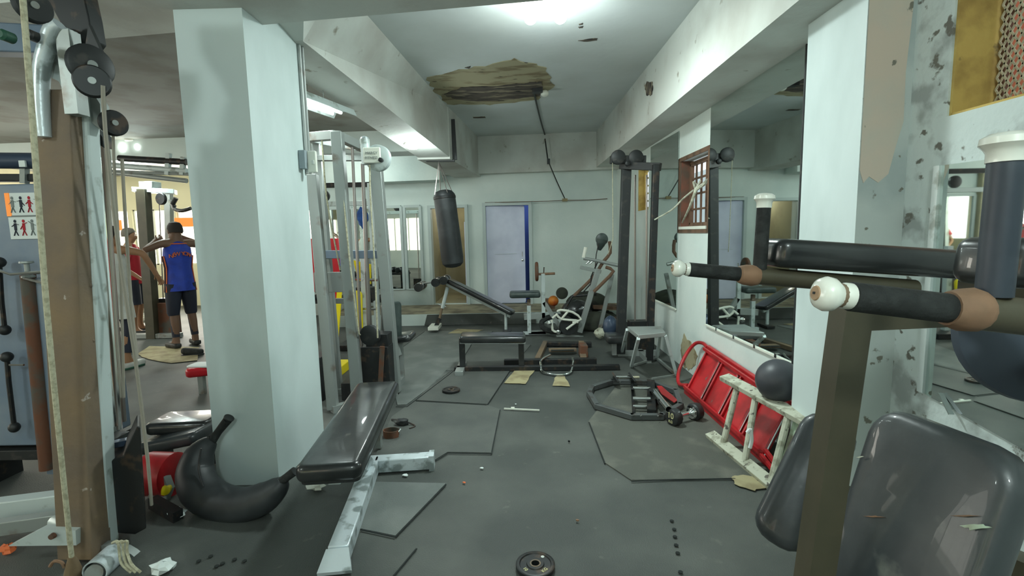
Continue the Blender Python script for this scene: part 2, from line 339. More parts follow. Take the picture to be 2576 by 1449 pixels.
beam('trim_left_back_beam', [(-1.3, 8.6), (-5.1, 9.1), (-5.1, 9.3), (-1.3, 9.0)], 2.45, 3.0, ['wall'])
# column
cm = MB().box((-1.67, 3.16, 1.6), (.38, .7, 3.2)); struct('wall_column', cm, 'col')
cp = MB()
for dx, r_ in ((0, .014), (.032, .01)): cp.cyl((-1.47+dx*.3, 3.5+dx, 1.95), (-1.47+dx*.3, 3.5+dx, 2.98), r_, 8)
solo('conduit', cp, 'greypaint', 'two thin grey conduit pipes running down the corner of the big white column', 'conduit')
# left area walls
LF = lambda u, k, z: V((u, by(u)+k, z))
struct('wall_back_left', holed(MB(), LF, -5.0, -1.72, 0, 3.0, .14, []), 'wall')
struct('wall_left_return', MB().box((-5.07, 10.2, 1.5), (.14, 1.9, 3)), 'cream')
FF = lambda u, k, z: V((u, 11+k, z))
wins = [(-9.7, -8.75, .95, 2.2), (-8.65, -7.75, .95, 2.2), (-7.65, -6.75, .95, 2.2), (-6.65, -5.5, .95, 2.2)]
struct('wall_back_far_left', holed(MB(), FF, -9.9, -5.0, 0, 3.0, .15, wins), 'creamlight')
SF = lambda u, k, z: V((-9.8-k, u, z))
sw = [(-2.6, -.4, .9, 2.25), (0, 2.3, .9, 2.25), (2.8, 5.1, .9, 2.25), (5.6, 7.9, .9, 2.25), (8.4, 10.4, .9, 2.25)]
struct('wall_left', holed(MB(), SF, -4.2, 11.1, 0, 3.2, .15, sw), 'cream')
AF = lambda u, k, z: V((u, -3.5-k, z))
aw = [(-8.6, -6.6, .8, 2.3), (-6.2, -4.2, .8, 2.3), (-3.8, -1.8, .8, 2.3)]
struct('wall_rear', holed(MB(), AF, -9.9, 2.2, 0, CZ, .15, aw), 'wall')
k = 0
for f, holes in ((FF, wins), (SF, sw), (AF, aw)):
    for (u0, u1, z0, z1) in holes:
        k += 1; q = MB(); q.m = 0; n_ = 3 if u1-u0 > 1.5 else 2
        for i in range(n_+1):
            u = u0+(u1-u0)*i/n_; q.bar(f(u, .07, z0), f(u, .07, z1), .05, .05)
        for z in (z0, z1): q.bar(f(u0, .07, z), f(u1, .07, z), .05, .05)
        w = struct('window_%d' % k, q, 'whiteplastic')
        g = MB(); g.add([f(u0, .1, z0), f(u1, .1, z0), f(u1, .1, z1), f(u0, .1, z1), f(u0, .11, z0), f(u1, .11, z0), f(u1, .11, z1), f(u0, .11, z1)], [(0, 1, 2, 3), (7, 6, 5, 4), (0, 4, 5, 1), (1, 5, 6, 2), (2, 6, 7, 3), (3, 7, 4, 0)])
        g.build('pane', 'pane', w, smooth=False)
# advertising strips hanging in the windows, their daylight put in as emission
def strip(name, f, u0, u1, z0, z1, m_, label):
    q = MB(); q.add([f(u, k_, z) for u in (u0, u1) for k_ in (-.001, -.02) for z in (z0, z1)], [(0, 1, 3, 2), (4, 6, 7, 5), (0, 4, 5, 1), (2, 3, 7, 6), (0, 2, 6, 4), (1, 5, 7, 3)])
    solo(name, q, m_, label, 'banner')
strip('banner', FF, -9.2, -8.9, 1.75, 1.98, 'orange', 'small orange banner in the far window left of the ropes')
strip('banner', FF, -7.72, -6.9, 1.8, 2.0, 'orange', 'orange striped banner in the far window behind the man in the blue jersey')
strip('banner', AF, -3.7, -2.9, 1.2, 2.2, 'lime', 'lime green banner in the rear storefront window, seen in the back mirrors')
strip('banner', AF, -2.7, -2.1, 1.2, 1.9, 'orange', 'orange banner in the rear storefront window, seen in the back mirrors')
strip('banner', AF, -6.0, -5.2, 1.3, 2.1, 'lime', 'wide lime banner in the middle rear window, seen in the back mirrors')
# raised platform before the back wall
struct('trim_platform', MB().box((-.65, 8.47, .1), (5.0, 1.0, .2)), 'tile')
struct('trim_platform_riser', MB().box((-.65, 7.965, .095), (5.0, .012, .19)), 'wall')
# corridor behind the open doorway and the blue room behind the door
q = MB(); q.box((-1.25, 10.9, 1.3), (.9, .1, 2.6)); q.box((-1.63, 10.06, 1.3), (.1, 1.68, 2.6)); q.box((-.80, 10.06, 1.3), (.1, 1.68, 2.6)); q.box((-1.24, 10.06, 2.3), (.9, 1.68, .06)); q.box((-1.24, 10.06, .1), (.9, 1.68, .19))
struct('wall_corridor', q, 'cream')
q = MB(); q.box((0, 10.2, 1.3), (1.4, .1, 2.6)); q.box((-.68, 9.65, 1.3), (.1, 1.2, 2.6)); q.box((.68, 9.65, 1.3), (.1, 1.2, 2.6)); q.box((0, 9.6, .1), (1.4, 1.2, .19)); q.box((0, 9.6, 2.4), (1.4, 1.2, .06))
struct('wall_blue_room', q, 'bluewall')
light('corridor_light', 'POINT', (-1.2, 10.0, 2.1), 7, (1, .97, .85), .08)
light('blue_room_light', 'POINT', (.3, 9.7, 2.0), 4, (.7, .8, 1), .08)
def frame_door(name, x0, x1, z1, m_):
    q = MB(); w = .055
    for x in (x0-w/2, x1+w/2): q.bar(BF(x, -.03, .2), BF(x, -.03, z1+w), w, .05, (0, 1, 0))
    q.bar(BF(x0-w, -.03, z1+w/2), BF(x1+w, -.03, z1+w/2), .05, w)
    return struct(name, q, m_)
frame_door('trim_doorway', -1.56, -.93, 1.98, 'frame')
frame_door('trim_door_frame', -.545, .235, 2.0, 'frame')
d = MB().slab((0, 0, 0), .71, 1.79, .04, Euler((R(90), 0, 0)), .03, .006); d2 = []
dm = Matrix.Translation(BF(-.54, .02, 0)+V((0, 0, 1.1))) @ Matrix.Rotation(R(5), 4, 'Z') @ Matrix.Translation((.35, 0, 0))
d.v = [dm @ v for v in d.v]
door = struct('door_1', d, 'door', smooth=True)
h = MB(); hp = dm @ V((.30, -.035, 0))
h.tube([hp+V((0, .03, .06)), hp+V((0, -.012, .05)), hp+V((0, -.012, -.03)), hp+V((0, .03, -.04))], .007, 8)
h.lathe(hp+V((0, .03, -.10)), (0, -1, 0), [(0, .026), (.008, .026), (.012, .012), (.04, .012), (.045, .024), (.065, .02), (.07, .006)], 12)
h.build('door_handle', 'chrome', door)
h = MB(); h.bar(dm @ V((-.2, -.024, .02)), dm @ V((.2, -.024, .02)), .01, .004); h.build('door_panel_line', 'frame', door)
# inner white door leaf in the corridor
q = MB().box((-.98, 9.45, .95), (.035, .75, 1.55), Euler((0, 0, R(6)))); struct('door_2', q, 'door')
# ceiling damage
def blob(pts, z0, t, jit=.02, sub=6):
    out = []
    for a, b in zip(pts, pts[1:]+pts[:1]):
        for i in range(sub):
            p = V(a).lerp(V(b), i/sub); out.append(V((p.x+random.uniform(-jit, jit), p.y+random.uniform(-jit, jit), z0)))
    return MB().prism(out, (0, 0, t))
cpx = lambda L_, z=CZ: [tuple(G(a, b, z)) for a, b in L_]
struct('trim_ceiling_peel', blob(cpx([(1078, 196), (1180, 172), (1300, 148), (1372, 170), (1392, 215), (1350, 250), (1230, 262), (1130, 262), (1090, 226)]), CZ-.006, .01, .035), 'tan_ceil')
struct('trim_ceiling_hole', blob(cpx([(1112, 236), (1160, 218), (1240, 216), (1330, 206), (1362, 204), (1364, 236), (1310, 246), (1210, 254), (1150, 248)]), CZ-.012, .012, .02), 'dark_ceil')
for i, L_ in enumerate([[(1455, 102), (1480, 97), (1502, 96), (1501, 101), (1478, 104)], [(1457, 59), (1466, 58), (1467, 61), (1458, 62)], [(1455, 67), (1467, 65), (1466, 69), (1457, 70)],
                        [(1170, 170), (1185, 165), (1180, 172)], [(1190, 294), (1220, 293), (1222, 296), (1192, 297)], [(1115, 190), (1140, 188), (1138, 193), (1118, 194)]]):
    struct('trim_ceiling_chip_%d' % (i+1), blob(cpx(L_), CZ-.004, .006, .006, 3), 'dark_ceil')
def wallblob(L_, x, m_, name, jit=.012):
    out = []
    pts = [X(a, b, x) for a, b in L_]
    for a, b in zip(pts, pts[1:]+pts[:1]):
        for i in range(5):
            p = a.lerp(b, i/5); out.append(V((x-.004, p.y+random.uniform(-jit, jit), p.z+random.uniform(-jit, jit))))
    struct(name, MB().prism(out, (.005, 0, 0)), m_)
wallblob([(1622, 215), (1628, 203), (1641, 206), (1643, 225), (1638, 240), (1626, 240)], 1.405, 'dark_ceil', 'trim_beam_chip')
wallblob([(1712, 880), (1716, 850), (1722, 842), (1742, 868), (1756, 900), (1740, 930), (1722, 925)], 1.8, 'tan_ceil', 'trim_damp_patch', .02)
# skirting of the window niches: far reveal boards, grilles and sills
def grille(name, u0, u1, z0, z1, f, dep, nb, nh, m_, r_=.008, mesh=None):
    q = MB(); fw = .02 if mesh else .04
    for z in (z0, z1): q.bar(f(u0, dep, z), f(u1, dep, z), fw, fw)
    for u in (u0, u1): q.bar(f(u, dep, z0), f(u, dep, z1), fw, fw)
    w = struct(name, q, m_)
    g = MB()
    for i in range(1, nb): u = u0+(u1-u0)*i/nb; g.cyl(f(u, dep, z0), f(u, dep, z1), r_, 6)
    for i in range(1, nh): z = z0+(z1-z0)*i/nh; g.cyl(f(u0, dep, z), f(u1, dep, z), r_, 6)
    g.build('grille', m_, w)
    if mesh:
        g = MB(); s_ = mesh; n1 = int((u1-u0)/s_*1.0)+1; n2 = int((z1-z0)/(s_*1.6))+1
        for i in range(n1):
            for j in range(n2):
                a = u0+i*s_; b = z0+j*s_*1.6
                if a+s_ > u1 or b+s_*1.6 > z1: continue
                c_ = [(a+s_/2, b), (a+s_, b+s_*.8), (a+s_/2, b+s_*1.6), (a, b+s_*.8)]
                for p, p2 in zip(c_, c_[1:]+c_[:1]): g.bar(f(p[0], dep-.03, p[1]), f(p2[0], dep-.03, p2[1]), .006, .006)
        g.build('wire_mesh', 'rope', w, smooth=False)
    return w
w11 = grille('window_11', 4.66, 5.36, 1.55, 2.19, RF, .11, 5, 4, 'brownwood', .012)
MB().box((1.85, 5.01, 1.515), (.13, .76, .03)).build('window_sill', 'whiteplastic', w11, smooth=False)
q = MB()
for a in ((4.61, 5.41, 2.225, 2.265), (4.61, 5.41, 1.462, 1.5)): q.box((1.797, (a[0]+a[1])/2, (a[2]+a[3])/2), (.012, a[1]-a[0], a[3]-a[2]))
for a in (4.602, 5.41): q.box((1.797, a, 1.865), (.012, .03, .80))
q.build('rough_surround', 'brownwood', w11, smooth=False)
w12 = grille('window_12', 6.71, 7.22, 1.81, 2.35, RF, .11, 2, 5, 'gold', .013)
w13 = grille('window_13', 1.08, 2.13, 1.98, 2.73, NF, .2, 3, 2, 'brownwood', .008, .03)
struct('trim_window_reveal', MB().box((1.955, 2.154, 2.35), (.19, .012, .79)), 'gold')
struct('trim_small_window_reveal', MB().box((1.872, 5.392, 1.865), (.13, .012, .73)), 'redbrown')
struct('trim_far_window_reveal', MB().box((1.872, 7.243, 2.08), (.13, .012, .6)), 'gold')
struct('trim_window_ledge', MB().box((1.955, 1.6, 1.96), (.19, 1.1, .012)), 'gold')
struct('wall_outside', MB().box((3.1, 2.2, 2.2), (.1, 5, 3)), 'brick')
struct('wall_outside_far', MB().box((3.6, 7.0, 1.6), (.1, 6, 2.0)), 'wall')
# vine-like dry branch caught in the window grille
q = MB(); q.tube([X(1716, 560, 1.78), X(1735, 520, 1.72), X(1750, 480, 1.75), X(1762, 455, 1.82)], [.008, .012, .016, .01], 7, smooth=3); q.tube([X(1750, 478, 1.76), X(1772, 462, 1.80), X(1782, 448, 1.86)], [.014, .02, .006], 7, smooth=3)
q.tube([X(1750, 478, 1.76), X(1745, 458, 1.82), X(1758, 470, 1.84)], [.01, .012, .004], 6, smooth=3)
q.tube([P(1646, 553, 5.3), P(1690, 528, 5.25), P(1718, 500, 5.2), P(1745, 478, 5.05)], [.007, .009, .009, .009], 8, smooth=3)
solo('rag', q, 'ladder', 'twisted pale rope tied between the small brown window grille and the black tower', 'rope')

# ================================================================ FLOOR MATS, PATCHES, LAMPS, CABLES, MIRRORS
def matslab(px, m_, label, t=.007, cat='rubber mat', name='rubber_mat'):
    o = solo(name, MB().prism([G(a, b, 0.001) for a, b in px], (0, 0, t)), m_, label, cat, 'rubber floor mats' if cat == 'rubber mat' else None)
    return o
matslab([(1046, 1008), (1226, 1018), (1292, 922), (1335, 868), (1188, 868), (1120, 935)], 'mat1', 'dark rubber mat under the small weight plate in the middle of the aisle')
matslab([(985, 1050), (1023, 1023), (1046, 1010), (1224, 1020), (1258, 1031), (1236, 1141), (1126, 1139), (1092, 1160), (940, 1160)], 'mat1', 'rubber mat right of the near padded bench, behind its silver foot')
matslab([(1122, 1218), (995, 1350), (905, 1332), (930, 1214)], 'mat2', 'small loose rubber mat in front of the silver bench foot')
matslab([(1480, 1062), (1522, 1166), (1588, 1210), (1880, 1204), (1990, 1180), (1850, 1060), (1790, 985), (1690, 950), (1560, 960)], 'mat3', 'brownish rubber mat under the dumbbell and the red step frame')
matslab([(1068, 834), (1006, 878), (985, 960), (1000, 1020), (1023, 1019), (1148, 926), (1186, 866), (1240, 834)], 'mat2', 'greyish rubber mat beside the grey pulley machine')
# the draped mat over the riser
q = MB(); q.prism([(-1.55, 7.94, .008), (.3, 7.94, .008), (.3, 7.95, .185), (-1.5, 7.95, .185)], (0, -.012, .0)); solo('draped_mat', q, 'rubber', 'black rubber sheet draped over the low step behind the sloping bench', 'rubber mat')
for L_, lab in (([(1268, 966), (1302, 924), (1352, 924), (1345, 932), (1322, 968)], 'larger tan bare patch between rubber mats by the chrome handle'),
                ([(1388, 972), (1398, 949), (1422, 949), (1432, 974)], 'smaller tan bare patch just in front of the chrome handle'),
                ([(1840, 1205), (1862, 1198), (1900, 1205), (1930, 1228), (1895, 1238), (1850, 1222)], 'tan bare patch under the corner of the ladder'),
                ([(1128, 840), (1150, 829), (1215, 831), (1190, 840)], 'thin tan bare patch behind the low black bench'),
                ([(345, 893), (375, 872), (500, 875), (497, 908), (430, 915), (372, 905)], 'tan bare floor strip left of the big column')):
    o = struct('trim_bare_floor', blob([tuple(G(a, b, 0)) for a, b in L_], .0085, .002, .008, 4), 'tan'); o['label'] = lab
def seam(px, r_=.004):
    q = MB(); pts = [G(a, b, .009) for a, b in px]
    for a, b in zip(pts, pts[1:]): q.bar(a, b, .008, .003)
    return q
q = MB()
for (a, b) in ((1690, 1311), (1696, 1332), (1698, 1351), (1701, 1372), (1705, 1392), (1712, 1440), (500, 1412), (530, 1400), (560, 1418), (590, 1408), (545, 1425), (615, 1412)):
    q.lathe(G(a, b, .005), (0, 0, 1), [(0, .011), (.0035, .011)], 6)
setp(solo('mat_notch', q, 'seam', 'rows of small dark interlocking notches along the mat edges', 'mat notches'), kind='stuff')
q = MB()
for L_ in ([(1482, 1062), (1522, 1166)], [(1588, 1211), (1700, 1206), (1850, 1204)], [(990, 1449), (1048, 1380)], [(1290, 922), (1226, 1018)], [(1258, 1031), (1236, 1142), (1126, 1140), (1094, 1160)],
           [(996, 1023), (1024, 1023), (1130, 942), (1150, 925), (1186, 868)], [(1046, 1009), (1224, 1019)], [(1122, 1219), (995, 1351), (908, 1332)], [(1006, 878), (1068, 834)]):
    q2 = seam(L_); q.add(q2.v, q2.f)
o = struct('trim_floor_seams', q, 'seam')
# litter
def scrap(px, m_, name, lab, cat, r_=.02, t=.004, z=.01):
    c = G(px[0], px[1], z); n = 6; q = MB().prism([c+V((math.cos(i*2*PI/n+.3)*r_*random.uniform(.6, 1.2), math.sin(i*2*PI/n)*r_*random.uniform(.5, 1.1), 0)) for i in range(n)], (0, 0, t)); solo(name, q, m_, lab, cat)
q = MB().bar(G(1268, 1028, .015), G(1357, 1032, .015), .012, .01); q.box(G(1290, 1026, .02), (.03, .02, .01)); solo('white_stick', q, 'whiteplastic', 'thin white stick lying across the aisle floor', 'stick')
scrap((1020, 1196), 'paper', 'paper_scrap', 'white paper scrap beside the silver bench foot', 'scrap', .022)
scrap((1212, 1178), 'paper', 'paper_scrap', 'tiny pale blue-white scrap alone on the mat right of the bench foot', 'scrap', .012)
scrap((1168, 1214), 'jorange', 'candy_wrapper', 'tiny orange scrap on the floor right of the bench', 'scrap', .012, .003)
scrap((1432, 1112), 'seam', 'dark_bolt', 'small dark bolt lying in the middle of the floor', 'bolt', .009, .012)
scrap((1452, 1310), 'taperust', 'brown_crumb', 'small brown crumb on the near floor', 'scrap', .01, .006)
scrap((1297, 1017), 'paper', 'paper_scrap', 'tiny white crumb right behind the white stick', 'scrap', .008)
def crumple(c, r_, m_, name, lab):
    q = MB().ell(c, r_, r_*.7, r_*.5, n=9, k=6)
    q.v = [c+(v-c)*random.uniform(.65, 1.25) for v in q.v]
    for v in q.v: v.z = max(v.z, .008)
    solo(name, q, m_, lab, 'litter', ang=5)
crumple(G(443, 1290, .03), .05, 'paper', 'crumpled_tissue', 'crumpled white tissue in front of the black crescent bag')
crumple(G(408, 1425, .03), .055, 'paper', 'crumpled_tissue', 'crumpled white wrapper at the foot of the rusty machine')
crumple(G(794, 1222, .03), .055, 'whiteplastic', 'plastic_cup', 'crushed white cup on the floor under the near padded bench')
crumple(G(20, 1380, .03), .045, 'jorange', 'orange_wrapper', 'orange wrapper on the floor at the far left of the frame')

# lamps
def lamp_bulb(root, c, r_):
    MB().ell(c, r_, r_, r_*1.1).build('bulb', 'bulb', root)
def double_bulb(loc, lab, zc, gap=.11):
    t = thing('ceiling_lamp', lab, 'lamp', (loc[0], loc[1], zc), group=None)
    MB().lathe((loc[0], loc[1], zc), (0, 0, -1), [(0, .07), (.02, .07), (.03, .05)], 18).build('base', 'whiteplastic', t)
    for s in (-1, 1):
        MB().cyl((loc[0], loc[1], zc-.03), (loc[0]+s*gap*.6, loc[1], zc-.075), .02, 10).build('socket', 'whiteplastic', t)
        lamp_bulb(t, V((loc[0]+s*gap, loc[1], zc-.11)), .052)
    return t
double_bulb((.25, 3.80), 'pair of glowing bulbs on the ceiling at the top middle', 3.2)
double_bulb((-5.5, 7.12), 'pair of glowing bulbs under the far left beam', 2.95)
double_bulb((-3.0, 8.2), 'small glowing lamp in the far room left of the hanging punching bag', 2.95)
double_bulb((.1, -1.3), 'ceiling bulbs behind the camera', 3.2)
double_bulb((-3.6, .3), 'ceiling bulbs in the left bay behind the camera', 2.95)
c = G(1038, 360, 2.612); t = thing('round_lamp', 'round glowing disc lamp on the underside of the left beam', 'lamp', c)
MB().lathe(c, (0, 0, -1), [(0, .1), (.02, .1), (.025, .085)], 26).build('rim', 'whiteplastic', t)
MB().lathe(c-V((0, 0, .02)), (0, 0, -1), [(0, .085), (.03, .08), (.05, .05), (.055, 0)], 26).build('diffuser', 'diffuser', t)
# hanging tube fixture
a, b = G(775, 262, 2.62), G(868, 295, 2.62); t = thing('tube_light_fixture', 'hanging white reflector fixture with two lit tubes beside the column', 'lamp', (a+b)/2)
dirv = (b-a).normalized(); sd = V((dirv.y, -dirv.x, 0)); a = a-dirv*.7
q = MB(); q.prism([a-sd*.13+V((0, 0, 0)), a-sd*.10+V((0, 0, .06)), a+sd*.10+V((0, 0, .06)), a+sd*.13, a+sd*.12, a+sd*.09+V((0, 0, .05)), a-sd*.09+V((0, 0, .05)), a-sd*.12], b-a); q.build('reflector', 'whitepaint', t)
for s in (-1, 1): MB().cyl(a+sd*.045*s+V((0, 0, .01)), b-dirv*.12+sd*.045*s+V((0, 0, .01)), .014, 10).build('tube', 'tube', t)
for s in (-1, 1): MB().cyl(a+sd*.08*s+V((0, 0, .05))+dirv*.8, a+sd*.08*s+V((0, 0, .36))+dirv*.8, .004, 6).build('hanger', 'greypaint', t)
# ceiling junction and cable
solo('ceiling_cable', MB().tube([G(1342, 225, 3.186), G(1350, 262, 3.186), G(1362, 310, 3.186), G(1371, 340, 3.186)], .011, 7, smooth=4), 'iron', 'dark cable stuck along the ceiling from the hole towards the back wall', 'cable')
q = MB(); q.tube([P(1371, 349, 8.55), P(1378, 400, 8.54), P(1382, 412, 8.54)], .011, 7, smooth=2)
q.tube([P(1382, 412, 8.54), P(1400, 455, 8.62), P(1421, 500, 8.72)], .009, 7, smooth=4)
t = thing('power_cable', 'dark cable with a plug hanging down the back wall to a small box', 'cable', P(1421, 500, 8.72))
q.build('cable', 'iron', t); MB().box(P(1380, 406, 8.53), (.05, .04, .09)).build('plug', 'black', t)
MB().box(P(1421, 503, 8.72), (.09, .05, .05)).build('junction_box', 'tan', t)
t = thing('ceiling_socket', 'dark socket box with a white bulb stub beside the ceiling hole', 'socket', G(1352, 228, 3.19))
MB().box(G(1352, 228, 3.17), (.12, .1, .05)).build('box', 'iron', t); MB().ell(G(1370, 235, 3.15), .05, .05, .04).build('globe', 'whiteplastic', t)
q = MB(); pts = [BF(-.55, -.02, 2.06)]+[P(a, b, 8.72) for a, b in ((1330, 507), (1380, 506), (1421, 504), (1480, 503), (1528, 500))]
q.tube(pts, .006, 6); solo('wall_cable', q, 'brownwood', 'thin brown cable running along the back wall above the closed door', 'cable')
# switches on the column
c = V((-1.478, 3.42, 1.87)); t = thing('light_switch', 'white switch plate on the corner of the big column', 'switch', P(786, 407, 3.45))
bev(MB().box(P(786, 407, 3.45), (.058, .03, .145)).build('plate', 'whiteplastic', t, smooth=False)); bev(MB().box(P(787, 408, 3.43), (.018, .012, .028)).build('rocker', 'text', t, smooth=False), .002)
t = thing('switch_box', 'grey electrical box under the conduit on the column corner', 'electrical box', P(763, 402, 3.42))
bev(MB().box(P(763, 402, 3.42), (.045, .05, .125)).build('box', 'switchgrey', t, smooth=False))
# mirrors on the right wall
def mirror(pts, lab, th=.006, group=None):
    pts = [V(p) for p in pts]; t = thing('wall_mirror', lab, 'mirror', (sum(p.x for p in pts)/4, sum(p.y for p in pts)/4, min(p.z for p in pts)), group=group)
    n = (pts[1]-pts[0]).cross(pts[2]-pts[0]).normalized()
    if n.dot(CAMP-pts[0]) < 0: n = -n
    MB().prism(pts, n*-th).build('glass', 'mirror', t, smooth=False)
    return t, pts, n
t, p_, n_ = mirror([(1.789, 4.57, .60), (1.789, 3.11, .62), (1.789, 3.11, 2.60), (1.789, 4.57, 2.60)], 'large mirror on the right wall above the red step frame')
MB().bar((1.787, 4.57, .594), (1.787, 3.11, .614), .02, .014).build('trim_strip', 'whiteplastic', t)
q = MB()
for y in (4.3, 3.95, 3.6, 3.3): MB().box((1.782, y, .60+(4.57-y)*.015), (.014, .03, .03)).build('clip', 'chrome', t)
pass
MB().bar((1.787, 3.106, .61), (1.787, 3.106, 2.6), .012, .012).build('side_strip', 'black', t)
t, p_, n_ = mirror([(1.789, 6.55, .60), (1.789, 5.44, .61), (1.789, 5.44, 2.56), (1.789, 6.55, 2.58)], 'tall mirror behind the black pulley tower, left of the small window')
MB().bar((1.787, 6.55, .594), (1.787, 5.44, .604), .02, .014).build('trim_strip', 'whiteplastic', t)
t, p_, n_ = mirror([(1.838, 2.15, .735), (1.838, .9, .56), (1.838, .9, 1.72), (1.838, 2.15, 1.75)], 'big mirror at the right edge behind the dip station')
MB().bar((1.836, 2.165, .74), (1.836, 2.165, 1.75), .02, .03).build('side_strip', 'whitepaint', t)
MB().bar((1.83, 2.06, .77), (1.82, 1.99, .70), .02, .006).build('clip', 'chrome', t)
# mirrors on the back left wall
for i, (x0, x1) in enumerate(((-4.95, -4.0), (-3.95, -3.05), (-3.0, -2.12), (-2.06, -1.76))):
    t, p_, n_ = mirror([BF(x0, -.012, .5), BF(x1, -.012, .5), BF(x1, -.012, 2.02), BF(x0, -.012, 2.02)], ['mirror panel on the far back wall farthest left', 'mirror panel on the back wall seen behind the grey pulley machine', 'mirror panel on the back wall left of the narrow one', 'narrow mirror panel beside the open doorway'][i])
    q = MB()
    for a in (x0, x1): q.bar(BF(a, -.02, .49), BF(a, -.02, 2.03), .05, .03, (0, 1, 0))
    q.bar(BF(x0, -.02, 2.03), BF(x1, -.02, 2.03), .03, .05); q.bar(BF(x0, -.02, .49), BF(x1, -.02, .49), .03, .02)
    q.build('frame', 'frame', t)

# ================================================================ DIP STATION (right foreground)
t = thing('dip_station', 'dip station in the right foreground with white knobs and a torn grey back pad', 'exercise machine', (.8, .93, 0))
D1, D2 = .62, 1.24
def knob(p, ax, s=1.0, m_='wornknob'):
    q = MB().lathe(p, ax, [(-.0, .013*s), (.004*s, .019*s), (.012*s, .0225*s), (.020*s, .0215*s), (.027*s, .016*s), (.031*s, .0145*s), (.036*s, .017*s), (.044*s, .017*s), (.047*s, .013*s)], 24)
    o = q.build('knob', m_, t); e = MB().lathe(p, ax, [(-.0015, .009*s), (.001, .0105*s)], 18); e.build('knob_end', 'knobend', o)
    MB().box(V(p)-V(ax).normalized()*.0018, (.003, .003, .003)).build('screw', 'black', o)
for Y, kx, g0, g1, w1, t1, rg, kp in ((D1, (2052, 737), (2122, 744), (2412, 779), (2440, 779), (2800, 822), .019, 1.0), (D2, (1692, 674), (1724, 677), (1872, 691), (1890, 693), (2300, 726), .018, .98)):
    k0, a, b, c, e = P(*kx, Y), P(*g0, Y), P(*g1, Y), P(*w1, Y), P(*t1, Y)
    knob(k0, a-k0, kp)
    MB().tube([a-(b-a)*.05, b], rg*.82, 16).build('grip_tube', 'rust', t)
    MB().tube([a+(b-a)*.05, a+(b-a)*.06, b-(b-a)*.02, b], [rg*.85, rg, rg, rg*.9], 20).build('grip', 'foam', t)
    MB().tube([b-(b-a)*.10, b+(c-b)*.1, b+(c-b)*1.2, b+(c-b)*2.0], [rg*1.15, rg*1.45, rg*1.5, rg*1.25], 16, smooth=3).build('weld_wrap', 'taperust', t)
    MB().tube([b, e], rg*1.25, 16).build('arm_tube', 'olive', t)
for Y, p0, p1, rg, s in ((D1, (2500, 745), (2534, 402), .019, 1.05), (D2, (1910, 690), (1922, 520), .0165, .98)):
    a, b = P(*p0, Y), P(*p1, Y); ax = (b-a).normalized()
    MB().tube([a, b], rg, 18).build('upright_grip', 'foam' if Y == D2 else 'gripslate', t)
    q = MB().lathe(b-ax*.003, ax, [(0, rg*1.08), (.012, rg*1.1), (.017, rg*1.25), (.022, rg*1.5), (.030, rg*1.45), (.035, rg*1.0), (.037, rg*.3)], 22); q.build('cap', 'wornknob', t)
def padbar(a, b, w, h, nm, m_, er=.02, cr=.03):
    a, b = V(a), V(b); d = b-a; L_ = d.length; x = d.normalized(); z = V((0, 0, 1)); z = (z-x*z.dot(x)).normalized(); y = z.cross(x)
    return MB().slab((a+b)/2, L_, w, h, Matrix((x, y, z)).transposed(), cr, er).build(nm, m_, t)
pa, pb = P(1928, 634, D2+.02), P(2455, 668, D2+.02); padbar(pa, pb, .13, .072, 'elbow_pad', 'vinyl')
pa, pb = P(2462, 655, D1+.14), P(2900, 690, D1+.14); padbar(pa, pb, .12, .075, 'elbow_pad', 'vinyl')
top, bot = P(2140, 790, .93), P(2048, 1449, .93)
dd = (top-bot).normalized(); base = bot+(bot-top)*((bot.z-.03)/(top.z-bot.z))
MB().bar(base, top+dd*.03, .05, .052, (1, 0, 0)).build('main_post', 'olive', t)
bev(t.children[-1], .006)
bev(MB().bar((1.16, D1-.3, 1.335), (1.16, D2+.02, 1.335), .045, .045).build('cross_bar', 'olive', t), .005)
MB().bar((top.x, .93, top.z-.01), (1.16, .93, 1.335), .04, .04).build('rear_brace', 'olive', t)
MB().bar((1.12, .93, .03), (1.12, .93, 1.36), .06, .06, (1, 0, 0)).build('rear_post', 'olive', t)
MB().bar((base.x-.1, .93, .03), (1.3, .93, .03), .07, .06).build('base_rail', 'olive', t)
for x in (base.x, 1.2): MB().bar((x, .55, .03), (x, 1.3, .03), .07, .06).build('foot_bar', 'olive', t)
# back pad, facing the aisle
TL, TR, BL = P(2205, 1022, 1.03), P(2560, 1160, .76), P(2100, 1449, .98)
xa = (TR-TL).normalized(); ya = (TL-BL); ya = (ya-xa*ya.dot(xa)).normalized(); za = xa.cross(ya)
if za.x > 0: za = -za; xa = -xa
cc = (TL+TR)/2-ya*.30
pad = MB().slab(cc-za*.03, (TR-TL).length+.02, .62, .075, Matrix((xa, ya, za)).transposed(), .07, .03, crown=.008).build('back_pad', 'vinyl_grey', t)
rr = Matrix((xa, ya, za)).transposed()
for (px_, py_, w, h, an, m_) in ((2200, 1300, .052, .007, -28, 'taperust'), (2455, 1325, .05, .018, -28, 'ladder2'), (2430, 1298, .05, .006, -30, 'taperust'), (2165, 1150, .022, .007, -30, 'ladder')):
    d_ = CR*((px_-W_/2)/FPX)-CU*((py_-H_/2)/FPX)+fwd; pl = cc+za*.0135; s_ = (pl-CAMP).dot(za)/d_.dot(za); hit = CAMP+d_*s_
    q = MB(); a_ = R(an); n = 9; pts = []
    for i in range(n): f_ = i/(n-1)-.5; pts.append((f_*w, h*(.5-abs(f_))*random.uniform(.6, 1.3)))
    for i in range(n-1, -1, -1): f_ = i/(n-1)-.5; pts.append((f_*w, -h*(.5-abs(f_))*random.uniform(.6, 1.3)))
    q.prism([hit+rr@V((x*math.cos(a_)*(-1)-y*math.sin(a_), x*math.sin(a_)+y*math.cos(a_), 0)) for x, y in pts], za*.002)
    q.build('tear', m_, t, smooth=False)
